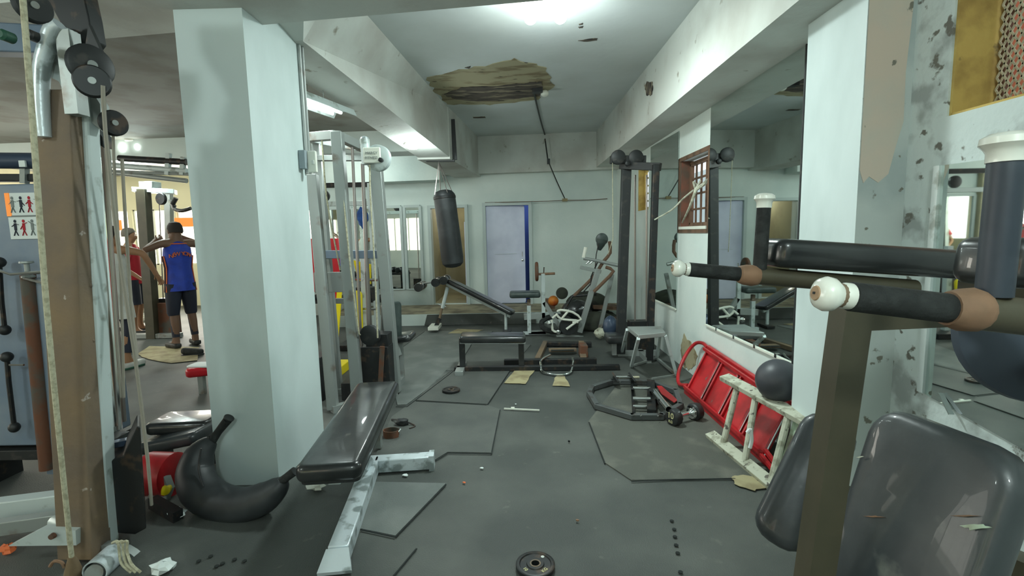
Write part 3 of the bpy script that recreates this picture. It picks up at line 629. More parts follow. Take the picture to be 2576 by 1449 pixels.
a, b = P(1958, 1345, 1.35), P(2090, 1075, 1.42); x = (b-a).normalized(); z = (CAMP-a); z = (z-x*z.dot(x)).normalized(); z = (z+V((0.35, 0, .45))).normalized(); z = (z-x*z.dot(x)).normalized(); y = z.cross(x)
MB().slab((a+b)/2, (b-a).length+.06, .15, .085, Matrix((x, y, z)).transposed(), .06, .035, crown=.006).build('seat_pad', 'vinyl_grey', t)
MB().bar((a+b)/2-z*.04, (1.1, .98, .75), .05, .05).build('seat_bracket', 'olive', t)
c = P(2612, 838, 1.3); MB().lathe(c, (-.35, -1, .1), [(-.05, .15), (-.03, .178), (0, .19), (.03, .185), (.045, .15), (.05, 0)], 40).build('round_pad', 'slate', t)
MB().bar(c+V((.03, .04, -.05)), (1.12, .96, 1.0), .04, .04).build('round_pad_arm', 'olive', t)

# ================================================================ STEP LADDER lying against the pilaster
t = thing('step_ladder', 'paint-splashed wooden ladder lying on its side against the red frame', 'ladder', (1.5, 3.0, 0))
l0, l1 = G(1787, 1092, .03), G(1946, 1222, .03); u0, u1 = P(1822, 948, 3.43), P(2045, 1068, 2.62)
bev(MB().bar(l0, l1, .035, .075, (1, 0, .3)).build('rail', 'ladder', t, smooth=False)); bev(MB().bar(u0, u1, .035, .08, (1, 0, .2)).build('rail', 'ladder', t, smooth=False))
ld, ud = l1-l0, u1-u0
for f_, g_ in ((.24, .19), (.60, .42), (.965, .78)):
    MB().tube([l0+ld*f_, u0+ud*g_], .021, 10).build('rung', 'ladder', t)
MB().prism([l0+ld*.97+V((.02, .01, 0)), u0+ud*.82+V((.02, .01, 0)), u0+ud*1.0+V((.03, .01, 0)), l0+ld*1.0+V((.12, 0, 0))], (.01, .012, 0)).build('end_board', 'ladder2', t)
k_ = l0+ld*.62+V((.0, 0, .2)); MB().tube([k_, k_+V((.02, 0, .02)), k_+V((.03, 0, -.05)), k_+V((.02, 0, -.1))], .012, 8, smooth=3).build('tied_cloth', 'paper', t)

# ================================================================ RED STEP FRAME on its side
t = thing('red_step_frame', 'red metal folding step frame with wide treads lying on its side against the wall', 'step ladder', (1.6, 3.7, 0))
b0, b1 = G(1728, 985, .03), G(1928, 1160, .03); a0, a1 = V((1.765, 4.42, .40)), V((1.765, 3.02, .36))
def rs(u, v, off=0.): # u along, v across (0 floor, 1 wall)
    p = (b0*(1-u)+b1*u)*(1-v)+(a0*(1-u)+a1*u)*v
    n_ = (b1-b0).cross(a0-b0).normalized(); n_ = n_ if n_.x < 0 else -n_
    return p+n_*off
for v_ in (0, 1): bev(MB().bar(rs(-.02, v_), rs(1.02, v_), .035, .05, (0, 0, 1)).build('side_rail', 'red', t), .004)
for v_ in (.06, .94): MB().bar(rs(0, v_, .045), rs(1, v_, .045), .018, .025).build('folded_leg', 'red', t)
for i, u_ in enumerate((.02, .27, .52, .77)):
    q = MB(); w_ = .21
    q.prism([rs(u_, .05, -.006), rs(u_+w_, .05, -.006), rs(u_+w_, .95, -.006), rs(u_, .95, -.006)], (rs(0, 0, .012)-rs(0, 0, 0)))
    tr = q.build('tread', 'red', t); 
    for uu in (u_, u_+w_): MB().bar(rs(uu, .05, .012), rs(uu, .95, .012), .014, .035).build('tread_lip', 'red', tr)
    MB().tube([rs(u_+w_+.02, .04, .03), rs(u_+w_+.02, .88, .03)], .005, 7).build('rod', 'chrome', tr)
hp = [rs(-.01, .12, .01), rs(-.14, .02, .01), rs(-.23, .22, .01), rs(-.25, .62, .01), rs(-.20, .92, .01), rs(-.10, 1.02, .01), rs(-.01, 1.0, .01)]
MB().tube(hp, .017, 12, smooth=5).build('handle_loop', 'red', t)
q = MB(); q.bar(rs(1.0, .04, .05), rs(1.14, -.02, .06), .022, .022); q.bar(rs(1.0, .14, .04), rs(1.12, .08, .05), .022, .022); q.build('front_leg', 'red', t)
# ball
c = P(1958, 957, 2.98); c.x = min(c.x, 1.655)
solo('medicine_ball', MB().ell(c, .133, .133, .133, n=32, k=20), 'ballgrey', 'dark grey ball tucked between the ladder top and the white pilaster', 'ball')

# ================================================================ DUMBBELL, HEX BAR
t = thing('dumbbell', 'black-headed dumbbell with chrome handle in front of the red frame', 'dumbbell', G(1722, 1075))
a, b = G(1692, 1050, .07), G(1753, 1034, .07); d = (b-a).normalized(); a = a+V((0, 0, 0))
for p, s in ((a, 1), (b, -1)):
    hd = MB().lathe(p-d*s*.02, d*s, [(0, .045), (.006, .062), (.015, .067), (.06, .067), (.07, .058), (.072, .03)], 12 if s == 1 else 24).build('head', 'black', t)
    MB().lathe(p+d*s*.052, d*s, [(0, .05), (.006, .052), (.008, .034), (.02, .022), (.028, .016)], 22).build('collar', 'chrome', t)
MB().tube([a+d*.05, (a+b)/2, b-d*.05], [.013, .017, .013], 14, smooth=4).build('handle', 'chrome', t)
zr = Matrix((d.cross(V((0, 0, 1))).normalized()*-1, V((0, 0, 1)), -d)).transposed(); 
zr = Matrix(((V((0, 0, 1)).cross(-d)).normalized(), V((0, 0, 1)), -d)).transposed()
text('number', '10', .062, a-d*.0215+V((0, 0, .016)), zr, 'yellowletter', t); text('unit', 'KG', .03, a-d*.0215+V((0, 0, -.03)), zr, 'yellowletter', t)
t = thing('hex_bar', 'grey hexagonal trap bar frame lying flat on the floor with chrome sleeves', 'barbell', G(1590, 1000))
pts = [G(*p, .035) for p in ((1490, 975), (1482, 990), (1502, 1022), (1590, 1048), (1665, 1048), (1712, 1020), (1700, 985), (1640, 962), (1540, 960))]
q = MB()
for a_, b_ in zip(pts, pts[1:]+pts[:1]): e = (b_-a_).normalized()*.014; q.bar(a_-e, b_+e, .045, .045)
bev(q.build('frame', 'iron2', t), .004)
q = MB(); a_, b_ = G(1590, 962, .05), G(1594, 1045, .05); 
for p_ in ((1590, 963), (1637, 966)): 
    s_ = G(*p_, .03); e_ = G(p_[0]+(4 if p_[0] < 1600 else 2), 1044, .03); q.bar(s_, e_, .022 if p_[0] < 1600 else .07, .05 if p_[0] < 1600 else .09)
q.build('inner_rail', 'iron', t)
for i, (y_, z_, r_) in enumerate(((968, .14, .014), (994, .10, .016), (1014, .05, .014))):
    a_, b_ = G(1592, y_+8, z_), G(1636, y_+9, z_); MB().cyl(a_, b_, r_, 14).build('grip_bar', 'chrome', t)
q = MB(); q.bar(G(1591, 978, .02), G(1591, 978, .15), .012, .03, (1, 0, 0)); q.bar(G(1638, 980, .02), G(1638, 980, .15), .03, .03, (1, 0, 0)); q.build('upright_plate', 'iron', t)
MB().pipe(G(1646, 985, .13), G(1682, 1030, .13), .026, .004).build('sleeve', 'chrome', t)
MB().bar(G(1655, 1000, .03), G(1662, 1010, .13), .04, .04, (1, 0, 0)).build('sleeve_bracket', 'iron', t)
q = MB().prism([G(*p, .05) for p in ((1652, 972), (1664, 972), (1705, 1008), (1696, 1014), (1664, 992))], (0, 0, .006)); q.build('red_plate', 'red', t)
for p_ in ((1612, 1046), (1655, 1047), (1560, 962)): MB().lathe(G(*p_, .058), (0, 0, 1), [(0, .008), (.006, .008), (.008, .004)], 10).build('bolt', 'chrome', t)
# grey step box with chrome rungs (between stool and hex bar)
t = thing('rung_block', 'small metal bracket with a chrome rung standing behind the hex bar', 'machine part', G(1575, 950))
for xx in (1548, 1590): MB().bar(G(xx, 948, .0), G(xx, 948, .13), .016, .1, (0, 1, 0)).build('side_plate', 'iron', t)
MB().cyl(G(1549, 948, .115), G(1592, 948, .115), .013, 14).build('rung', 'chrome', t); MB().cyl(G(1550, 950, .03), G(1608, 949, .03), .013, 14).build('rung', 'rope', t)

# ================================================================ STOOL
t = thing('steel_stool', 'grey square stool with splayed legs and floor braces by the right wall', 'stool', G(1620, 940))
sc_ = G(1623, 842, .47); 
c4 = [G(*p, .46) for p in ((1578, 827), (1662, 826), (1674, 842), (1606, 849))]
bev(MB().prism([p-V((0, 0, .02)) for p in c4], (0, 0, .045)).build('seat', 'greypaint', t), .005)
ft = [G(1565, 893, .02), G(1712, 948, .02), G(1600, 920, .02), G(1640, 905, .02)]
tp = [c4[0], c4[2], c4[3], c4[1]]
ft = [G(1563, 893, .0), G(1702, 948, .0), G(1588, 925, .0), G(1652, 905, .0)]
for a_, b_ in zip(tp, ft): MB().bar(a_+V((0, 0, -.01)), b_+V((0, 0, .015)), .03, .03, (1, 0, 0)).build('leg', 'whitepaint', t)
q = MB(); q.bar(ft[1]+V((0, 0, .02)), ft[3]+V((0, 0, .02)), .025, .025); q.bar(ft[1]+V((0, 0, .02)), G(1640, 953, .02), .012, .02); q.bar(ft[3]+V((0, 0, .02)), ft[2]+V((0, 0, .02)), .02, .02); q.build('floor_brace', 'greypaint', t)

# ================================================================ BLACK PULLEY TOWER (right, by the wall)
t = thing('pulley_tower', 'tall black lat pulldown tower with two pulley wheels by the right wall', 'exercise machine', (1.5, 6.0, 0))
Yt = 5.75
q0, q1 = P(1576, 408, Yt), P(1560, 892, Yt); q1.z = .03
bev(MB().bar(q1, q0, .105, .09, (0, 1, 0)).build('front_post', 'black', t), .006)
r0, r1 = P(1650, 414, 5.42), P(1634, 860, 5.42); r1.z = .03
bev(MB().bar(r1, r0, .07, .07, (0, 1, 0)).build('rear_post', 'iron', t), .006)
bev(MB().bar(P(1560, 416, Yt), P(1662, 420, 5.42), .05, .085, (0, 0, 1)).build('top_beam', 'black', t), .005)
bev(MB().bar(P(1535, 402, Yt-.06), P(1624, 402, Yt-.06), .07, .09).build('pulley_bracket', 'black', t), .006)
for xx in (1556, 1601): MB().lathe(P(xx, 395, Yt-.13), (0, 1, 0), [(0, .07), (.008, .082), (.014, .074), (.03, .074), (.036, .082), (.044, .07)], 26).build('pulley_wheel', 'black', t)
MB().lathe(P(1578, 412, Yt-.12), (0, -1, 0), [(0, .03), (.03, .028), (.035, .015)], 14).build('hub_bolt', 'iron', t)
MB().tube([P(1541, 410, Yt-.1), P(1541, 470, Yt-.1), P(1542, 600, Yt-.1), P(1530, 640, Yt)], .004, 6).build('cable', 'rope', t)
for xx in (1598, 1627): MB().cyl(V((P(xx, 800, 5.9).x, 5.9, .1)), P(xx, 440, 5.9), .012, 8).build('guide_rod', 'steelrod', t)
bev(MB().box(P(1612, 812, 5.9)-V((0, 0, .2)), (.3, .15, .46)).build('weight_stack', 'iron', t), .004)
MB().bar(V((1.2, 5.75, .03)), V((1.7, 5.75, .03)), .06, .06).build('base_rail', 'greypaint', t)
MB().bar(V((1.48, 5.4, .03)), V((1.48, 6.2, .03)), .06, .06).build('base_rail', 'greypaint', t)
q = MB(); q.slab(P(1545, 850, 5.65), .20, .26, .10, None, .03, .03); q.build('seat', 'vinyl', t); MB().bar(V((P(1545, 850, 5.65).x, 5.65, .04)), P(1545, 862, 5.65), .05, .05, (1, 0, 0)).build('seat_post', 'greypaint', t)

# ================================================================ HEAVY PUNCHING BAG
t = thing('punching_bag', 'black punching bag hanging by chains from a bracket on the left beam', 'punching bag', P(1140, 672, 6.9))
a, b = P(1116, 478, 6.9), P(1141, 673, 6.9); d = (b-a).normalized(); L_ = (b-a).length
MB().lathe(a, d, [(0, .06), (.02, .115), (.07, .15), (.12, .152), (L_-.14, .158), (L_-.06, .148), (L_-.015, .105), (L_, .04)], 30).build('bag', 'bagvinyl', t)
MB().lathe(a+d*.085, d, [(0, .153), (.004, .157), (.035, .157), (.04, .153)], 30).build('collar_band', 'iron', t)
tp_ = P(1104, 408, 6.9)
for k_ in range(4):
    an = k_*PI/2+.5; e_ = a+d*.07+V((math.cos(an)*.14, math.sin(an)*.14, 0)); MB().tube([tp_, e_], .006, 6).build('chain', 'steelrod', t)
q = MB().tube([tp_, tp_+V((0, 0, .08))], .012, 8); q.build('hook', 'chrome', t)
t = thing('bag_bracket', 'black L-shaped steel bracket bolted to the left beam above the punching bag', 'bracket', P(1140, 400, 6.9))
bev(MB().bar(P(1072, 402, 6.9)-V((0, 0, .012)), P(1144, 402, 6.9)-V((0, 0, .012)), .06, .03).build('flat_bar', 'black', t), .003)
bev(MB().bar(P(1145, 402, 6.9), P(1139, 300, 6.9), .055, .03, (0, 1, 0)).build('upright_bar', 'black', t), .003)

# ================================================================ DECLINE BENCH
Y = 7.45; t = thing('decline_bench', 'sloping black sit-up bench with foam ankle rollers under the punching bag', 'bench', (-.5, Y, 0))
a, b = P(1128, 705, Y), P(1292, 788, Y-.2); x = (b-a).normalized(); y = V((0, 1, 0)); y = (y-x*y.dot(x)).normalized(); z = x.cross(y)
MB().slab((a+b)/2, (b-a).length, .3, .07, Matrix((x, y, z)).transposed(), .05, .025).build('pad', 'vinyl', t)
fr = MB().bar(a-z*.06, b-z*.06+x*-.02, .05, .05); bev(fr.build('frame_rail', 'whitepaint', t), .004)
MB().tube([P(1126, 722, Y), P(1113, 775, Y)], .028, 12).build('upper_leg', 'whitepaint', t); MB().tube([P(1113, 768, Y), P(1105, 806, Y)], .02, 10).build('lower_leg', 'rust', t)
MB().cyl(P(1101, 765, Y), P(1122, 772, Y), .008, 8).build('pin', 'chrome', t)
bev(MB().box(P(1094, 822, Y), (.16, .35, .05)).build('foot', 'whiteplastic', t), .004)
MB().bar((P(1094, 820, Y).x, Y, .04), P(1106, 800, Y), .06, .06, (1, 0, 0)).build('foot_bracket', 'iron', t)
MB().tube([P(1272, 780, Y-.2), V((P(1272, 800, Y-.2).x, Y-.2, .04))], .022, 10).build('rear_leg', 'whitepaint', t); bev(MB().box(V((P(1275, 812, Y-.2).x, Y-.2, .03)), (.12, .3, .04)).build('rear_foot', 'iron', t), .004)
MB().tube([P(1130, 712, Y), P(1095, 708, Y), P(1052, 716, Y)], .014, 10).build('roller_arm', 'chrome', t)
for xx, yy in ((1058, 720), (1100, 708), (1120, 703)):
    c = P(xx, yy, Y); MB().lathe(c-V((0, .2, 0)), (0, 1, 0), [(0, .02), (0, .062), (.01, .066), (.15, .066), (.16, .05), (.24, .05), (.25, .066), (.39, .066), (.40, .062), (.4, .02)], 18).build('foam_roller', 'vinyl', t)

# ================================================================ LOW FLAT BENCH AND SLED RAIL
t = thing('flat_bench', 'low black flat bench on a long steel base in the middle of the room', 'bench', G(1240, 900))
a, b = G(1158, 846, .36), G(1322, 849, .36)
Yb = a.y-.05; a = P(1157, 849, Yb-.1); b = P(1322, 849, Yb-.1); x = (b-a).normalized(); y = V((0, 1, 0)); y = (y-x*y.dot(x)).normalized(); z = x.cross(y)
MB().slab((a+b)/2, (b-a).length, .28, .075, Matrix((x, y, z)).transposed(), .04, .025).build('pad', 'vinyl', t)
zb = .03
f0 = V((a.x-.02, Yb-.1, zb)); bev(MB().bar(f0+V((-.05, 0, 0)), f0+V((1.75, -.05, 0)), .07, .05).build('base_rail', 'iron', t), .004)
MB().bar((a.x+.02, Yb-.1, .03), (a.x+.02, Yb-.1, a.z-.03), .06, .045, (0, 1, 0)).build('leg', 'black', t); MB().bar((b.x-.05, Yb-.1, .03), (b.x-.05, Yb-.1, b.z-.03), .06, .045, (0, 1, 0)).build('leg', 'black', t)
MB().bar(a-z*.05, b-z*.05, .05, .03).build('pad_rail', 'chrome', t)
bev(MB().box((a.x, Yb-.1, .03), (.09, .4, .05)).build('foot', 'greypaint', t), .004)
t = thing('sled_frame', 'low rusty rectangular steel floor frame right of the flat bench', 'machine part', G(1400, 915))
p = [G(*c_, .04) for c_ in ((1268, 912), (1500, 908), (1488, 866), (1370, 864))]
bev(MB().bar(p[0], p[1], .07, .07).build('front_rail', 'iron', t), .004); bev(MB().bar(p[3], p[2], .09, .05).build('rear_rail', 'iron', t), .004)
MB().bar(G(1352, 905, .04), G(1372, 862, .04), .06, .05).build('cross_rail', 'rust', t); MB().bar(G(1468, 905, .04), G(1462, 862, .04), .07, .055).build('cross_rail', 'rust', t)
bev(MB().box(G(1467, 880, .09), (.09, .2, .14)).build('bracket', 'rustpatch', t), .006)
bev(MB().box(G(1415, 880, .05), (.34, .1, .03)).build('slot_plate', 'rust', t), .004); MB().box(G(1415, 881, .067), (.28, .05, .006)).build('slot', 'seam', t)
# chrome pulldown handle
t = thing('chrome_handle', 'curved chrome U-shaped handle bar lying on the floor in front of the floor frame', 'handle', G(1400, 930))
MB().tube([G(1384, 893, .09), G(1362, 906, .09), G(1361, 920, .05), G(1364, 934, .03), G(1392, 942, .02), G(1420, 942, .02), G(1437, 934, .03), G(1441, 915, .05), G(1441, 900, .09)], .013, 10, smooth=5).build('bar', 'chrome', t)

# ================================================================ PREACHER BENCH
Y = 7.0; t = thing('preacher_bench', 'grey preacher curl bench with dark green padded top', 'bench', (.25, Y, 0))
a, b = P(1282, 740, Y), P(1359, 740, Y); x = (b-a).normalized(); MB().slab((a+b)/2, (b-a).length, .28, .085, None, .04, .03).build('arm_pad', 'vinyl_green', t)
cx = P(1330, 745, Y).x
bev(MB().bar((cx, Y, .43), (cx, Y, P(1330, 752, Y).z), .05, .05, (0, 1, 0)).build('pad_post', 'rust', t), .004)
bev(MB().bar((cx, Y, .04), (cx, Y, .45), .055, .055, (0, 1, 0)).build('post', 'whitepaint', t), .004)
bev(MB().bar(P(1318, 797, Y), P(1372, 793, Y), .05, .09).build('seat_rail', 'greypaint', t), .004)
MB().bar(P(1316, 838, Y), P(1388, 836, Y), .05, .04).build('base_rail', 'whitepaint', t)
px_ = P(1366, 700, Y).x; bev(MB().bar((px_, Y, P(1368, 800, Y).z), (px_, Y, P(1368, 688, Y).z), .055, .05, (0, 1, 0)).build('upright', 'whitepaint', t), .004)
MB().bar((px_+.01, Y, P(1368, 760, Y).z), (P(1416, 840, Y).x, Y, .05), .06, .05, (0, 1, 0)).build('slanted_leg', 'greypaint', t)
MB().cyl(P(1350, 690, Y), P(1396, 688, Y), .018, 12).build('plate_peg', 'taperust', t)
MB().lathe(P(1354, 683, Y), (-1, 0, 0), [(0, .02), (0, .125), (.01, .14), (.035, .14), (.045, .125), (.045, .02)], 30).build('weight_plate', 'rustpatch', t)
MB().cyl(P(1368, 690, Y), P(1369, 672, Y), .01, 8).build('pin', 'chrome', t)
MB().bar((cx-.01, Y, .05), (px_+.03, Y, .05), .05, .05).build('base_link', 'greypaint', t)

# ================================================================ ELLIPTICAL / AIR WALKER, CHAIR FRAME AND CLUTTER in the back right corner
Y = 6.9; t = thing('air_walker', 'grey ski walker machine with brown handlebars in the back right corner', 'exercise machine', (1.25, Y, 0))
def bp(nm, L_, r_, m_, Yo=0, sm=0): MB().tube([P(a_, b_, Y+Yo) for a_, b_ in L_], r_, 10, smooth=sm).build(nm, m_, t)
p0, p1 = P(1505, 676, Y), P(1458, 836, Y); bev(MB().bar(p1, p0, .075, .06, (0, 1, 0)).build('front_post', 'greypaint', t), .005)
p0, p1 = P(1540, 690, Y+.2), P(1508, 832, Y+.2); bev(MB().bar(p1, p0, .055, .05, (0, 1, 0)).build('rear_post', 'greypaint', t), .005)
bev(MB().bar(P(1400, 842, Y), P(1556, 862, Y), .07, .06).build('base_rail', 'greypaint', t), .005)
bev(MB().bar(P(1460, 672, Y), P(1512, 684, Y), .05, .05).build('lower_yoke', 'greypaint', t), .004); bp('upper_yoke', [(1468, 650), (1502, 656), (1556, 668)], .025, 'greypaint')
bp('handlebar', [(1533, 607), (1535, 636), (1518, 658), (1490, 700), (1444, 744)], .024, 'brownwood', .05, 2); bp('handlebar', [(1524, 672), (1543, 682), (1520, 708), (1494, 734)], .024, 'brownwood', -.1, 2)
bp('handle_stub', [(1468, 648), (1474, 622)], .026, 'whiteplastic'); bp('link', [(1503, 660), (1487, 696), (1486, 714), (1466, 736)], .01, 'iron', .03)
for dx in (0, 9): bp('spring', [(1474+dx, 664), (1482+dx, 657)], .012, 'chrome')
bp('cable', [(1497, 675), (1500, 640), (1506, 612)], .007, 'iron')
bp('pedal_arm', [(1500, 740), (1440, 745), (1425, 770)], .018, 'iron', .05)
c = P(1514, 602, Y+.1); MB().lathe(c-V((0, .03, 0)), (0, 1, 0), [(0, .06), (.01, .085), (.03, .09), (.05, .085), (.06, .06)], 20).build('round_pad', 'vinyl_green', t)
MB().lathe(P(1508, 630, Y+.1), P(1514, 602, Y+.1)-P(1508, 630, Y+.1), [(0, .02), (.08, .06), (.16, .08)], 14).build('pad_neck', 'vinyl_green', t)
MB().bar(V((P(1505, 830, 7.1).x, 7.1, .03)), V((P(1505, 830, 7.1).x, 6.8, .03)), .05, .05).build('foot', 'greypaint', t)
t = thing('white_bike_frame', 'white tubular exercise bike frame lying in the corner clutter', 'exercise bike', G(1430, 830))
Y = 6.75
for nm, L_ in (('top_tube', [(1402, 784), (1410, 780), (1440, 785), (1462, 803), (1440, 812)]), ('side_tube', [(1400, 790), (1412, 803), (1450, 806), (1452, 812)]), ('seat_stay', [(1455, 806), (1425, 828)]), ('bottom_tube', [(1388, 805), (1390, 830), (1400, 835)]), ('cross_tube', [(1390, 800), (1402, 790)]), ('upright_tube', [(1412, 803), (1430, 782)])):
    MB().tube([P(a_, b_, Y) for a_, b_ in L_], .017, 10, smooth=2).build(nm, 'whiteplastic', t)
MB().lathe(P(1430, 822, Y+.05), (0, 1, 0), [(0, .06), (0, .12), (.03, .13), (.06, .12), (.06, .06)], 24).build('flywheel', 'black', t)
for c_, r_ in (((1382, 815), .035), ((1405, 836), .03)): MB().lathe(P(*c_, Y-.05), (0, 1, 0), [(0, r_*.5), (.01, r_), (.03, r_), (.04, r_*.5)], 14).build('chrome_knob', 'chrome', t)
solo('black_ring', MB().tube([P(1400, 815, 6.95)+V((.22*math.cos(i*PI/10), .08*math.sin(i*PI/10), .10*math.sin(i*PI/10))) for i in range(20)], .04, 10, closed=True), 'foam', 'black ring lying behind the white bike frame', 'ring')
q = MB().ell(P(1392, 757, 7.7), .085, .085, .085, n=22, k=14); solo('basketball', q, 'ball_o', 'orange ball in the clutter by the back wall', 'ball')
solo('round_disc', MB().lathe(P(1414, 738, 7.6), (0, 1, 0), [(0, .08), (.01, .095), (.03, .095), (.04, .08)], 24), 'canvas', 'round dark disc leaning on the clutter right of the orange ball', 'disc')
def lump(name, c, r_, m_, lab, cat, jit=.12, n=16):
    q = MB().ell(c, *r_, n=n, k=10); c = V(c); rnd = random.Random(len(lab))
    q.v = [c+V(((v-c).x*rnd.uniform(1-jit, 1+jit), (v-c).y*rnd.uniform(1-jit, 1+jit), (v-c).z*rnd.uniform(1-jit, 1+jit))) for v in q.v]
    for v in q.v: v.z = max(v.z, .006)
    o = solo(name, q, m_, lab, cat, ang=80); s = o.modifiers.new('smooth', 'SUBSURF'); s.levels = s.render_levels = 1; return o
lump('canvas_bag', P(1478, 760, 7.75), (.36, .2, .17), 'canvas', 'dark olive canvas heap on top of the corner clutter', 'bag')
lump('dark_cushion', P(1450, 785, 7.5), (.26, .16, .2), 'vinyl', 'black slumped cushion under the olive canvas heap', 'cushion')
lump('dark_sack', P(1500, 812, 7.3), (.33, .18, .17), 'canvas', 'dark sack at the foot of the ski walker', 'bag')
lump('blue_bag', P(1570, 820, 5.9)+V((-.12, .25, -.05)), (.1, .1, .14), 'navy', 'navy bag at the foot of the black pulley tower', 'bag')
lump('rope_coil', P(1512, 838, 6.6), (.1, .08, .07), 'ladder', 'tangle of pale rope on the base of the ski walker', 'rope', .3)
for i, (yy, m_, x0, x1, lab) in enumerate(((797, 'taperust', 1520, 1556, 'top board of the shelf pile behind the black tower'), (812, 'navy', 1525, 1556, 'navy board in the middle of the shelf pile behind the black tower'), (826, 'rust', 1518, 1556, 'brown board near the bottom of the shelf pile behind the black tower'), (770, 'brownwood', 1490, 1552, 'long brown plank lying over the corner clutter'))):
    solo('wooden_board', MB().bar(P(x0, yy, 7.6), P(x1, yy+2, 7.6), .3, .05), m_, lab, 'board')
lump('support_sack', P(1530, 830, 7.6), (.25, .15, .3), 'canvas', 'dark bundle holding up the boards in the corner', 'bundle')
solo('wooden_crate', MB().box((P(1382, 793, 8.3).x, 8.3, .28), (.18, .2, .16)), 'brownwood', 'small brown crate on the platform behind the preacher bench', 'crate')

# ================================================================ PLATES ON THE FLOOR
def plate(c, r_, tilt, lab, marks=True, th=.022):
    t = thing('weight_plate', lab, 'weight plate', c)
    ax = V((math.sin(tilt), 0, math.cos(tilt)))
    MB().lathe(c, ax, [(0, .018), (0, r_*.93), (.004, r_), (th-.003, r_), (th, r_*.95), (th, r_*.82), (th*.75, r_*.78), (th*.75, r_*.46), (th, r_*.42), (th, .018), (0, .018)], 40, cap=False).build('plate', 'iron', t)
    MB().lathe(c+ax*.001, ax, [(0, .0185), (th, .0185), (th, .025), (0, .025)], 24, cap=False).build('bore_ring', 'rust', t)
    if marks:
        for s_, an in (('10', 215), ('KG', 315)):
            text('lettering', s_, r_*.26, c+ax*(th*.78)+V((math.cos(R(an))*r_*.63, math.sin(R(an))*r_*.63, 0)), Euler((0, 0, R(an+90))), 'yellowletter', t)
        MB().lathe(c+ax*(th*.76)+V((.035, r_*.55, 0)), ax, [(0, .008), (.002, .008)], 10).build('paint_dot', 'text', t)
    return t
plate(G(1347, 1428, .005), .088, 0, 'black weight plate with worn lettering at the bottom of the picture')
plate(G(1135, 984, .010), .085, 0, 'small dark weight plate lying alone in the middle distance', False)

# ================================================================ NEAR PADDED BENCH
t = thing('padded_bench', 'near flat bench with shiny black pad on a silver V-shaped foot', 'bench', G(945, 1180))
n0, n1, f0, f1 = G(732, 1180, .45), G(912, 1178, .45), G(895, 962, .45), G(1008, 962, .45)
cn, cf = (n0+n1)/2, (f0+f1)/2; y = (cf-cn).normalized(); x = y.cross(V((0, 0, 1))).normalized(); z = x.cross(y)
MB().slab((cn+cf)/2-z*.03, .30, (cf-cn).length, .085, Matrix((x, y, z)).transposed(), .045, .032, crown=.008).build('pad', 'vinyl', t)
MB().slab((cn+cf)/2-z*.08, .27, (cf-cn).length-.06, .02, Matrix((x, y, z)).transposed(), .03, .004).build('pad_board', 'black', t)
k0 = G(935, 1168, .05); l0, l1 = G(852, 1395, .05), G(1088, 1158, .05)
bev(MB().bar(k0+(k0-l1).normalized()*.02, l1, .085, .085).build('foot_arm', 'silver', t), .006); bev(MB().bar(k0-(l0-k0).normalized()*.02, l0, .095, .085).build('foot_arm', 'silver', t), .006)
dl = (l0-k0).normalized(); MB().bar(l0, l0+dl*.085-V((0, 0, .03)), .10, .088, (0, 0, 1), .15, .02).build('flared_shoe', 'silver', t)
dr = (l1-k0).normalized(); MB().bar(l1-dr*.02, l1+dr*.012, .095, .10).build('end_cap', 'silver', t)
u_ = cn+y*.22; bev(MB().bar((k0.x-.02, k0.y-.04, .06), (u_.x+.03, u_.y+.1, .39), .08, .08, (0, 1, 0)).build('upright', 'silver', t), .005)
bev(MB().bar(cn+y*.1-z*.11, cf-y*.1-z*.11, .06, .045).build('under_rail', 'silver', t), .005)
MB().bar(cf-y*.16-z*.12, (cf-y*.12).xy.to_3d()+V((0, 0, .02)), .05, .05, (0, 1, 0)).build('rear_leg', 'greypaint', t)

# ankle strap and clutter beside it
t = thing('ankle_strap', 'brown and black buckled ankle strap curled on the floor beside the near bench', 'strap', G(985, 1105))
c = G(985, 1100, .0); q = MB(); rs_ = []
for i in range(25):
    a_ = R(30+i*13); q_ = c+V((.055*math.cos(a_), .045*math.sin(a_), 0)); n_ = V((math.cos(a_), math.sin(a_), 0)); rs_.append([q_+V((0, 0, .005)), q_+V((0, 0, .06)), q_+n_*.006+V((0, 0, .06)), q_+n_*.006+V((0, 0, .005))])
q.rings(rs_); q.build('strap', 'rustpatch', t); MB().tube([c+V((.05, 0, .04)), c+V((.06, .03, .05)), c+V((.05, .05, .03))], .006, 7).build('buckle', 'chrome', t)
lump('crumpled_glove', G(1012, 1062, .03), (.06, .04, .03), 'black', 'black crumpled glove lying behind the ankle strap', 'glove', .3, 10)
solo('loose_wire', MB().tube([G(985, 1055, .015), G(1010, 1058, .04), G(1035, 1066, .02), G(1044, 1072, .012), G(1030, 1078, .012)], .006, 6, smooth=4), 'iron', 'short dark loop of wire sticking out past the black glove', 'wire')

# ================================================================ CRESCENT SANDBAG
Yc = 2.52; t = thing('crescent_bag', 'black crescent-shaped training sandbag with grip ends lying against the big column', 'sandbag', G(590, 1300))
pts = [P(a_, b_, Yb_) for a_, b_, Yb_ in ((533, 1108, 2.70), (505, 1140, 2.66), (492, 1185, 2.62), (505, 1232, 2.56), (550, 1262, 2.52), (610, 1270, 2.48), (665, 1252, 2.47), (700, 1225, 2.47), (712, 1208, 2.47))]
MB().tube(pts, [.036, .078, .098, .104, .100, .092, .084, .058, .028], 24, smooth=4).build('body', 'bagvinyl', t)
MB().tube([P(533, 1110, 2.7), P(550, 1085, 2.72), P(573, 1056, 2.72)], [.026, .022, .026], 12, smooth=3).build('grip_end', 'foam', t)
MB().tube([P(708, 1212, 2.47), P(722, 1200, 2.47), P(742, 1185, 2.47)], [.026, .022, .024], 12, smooth=3).build('grip_end', 'foam', t)
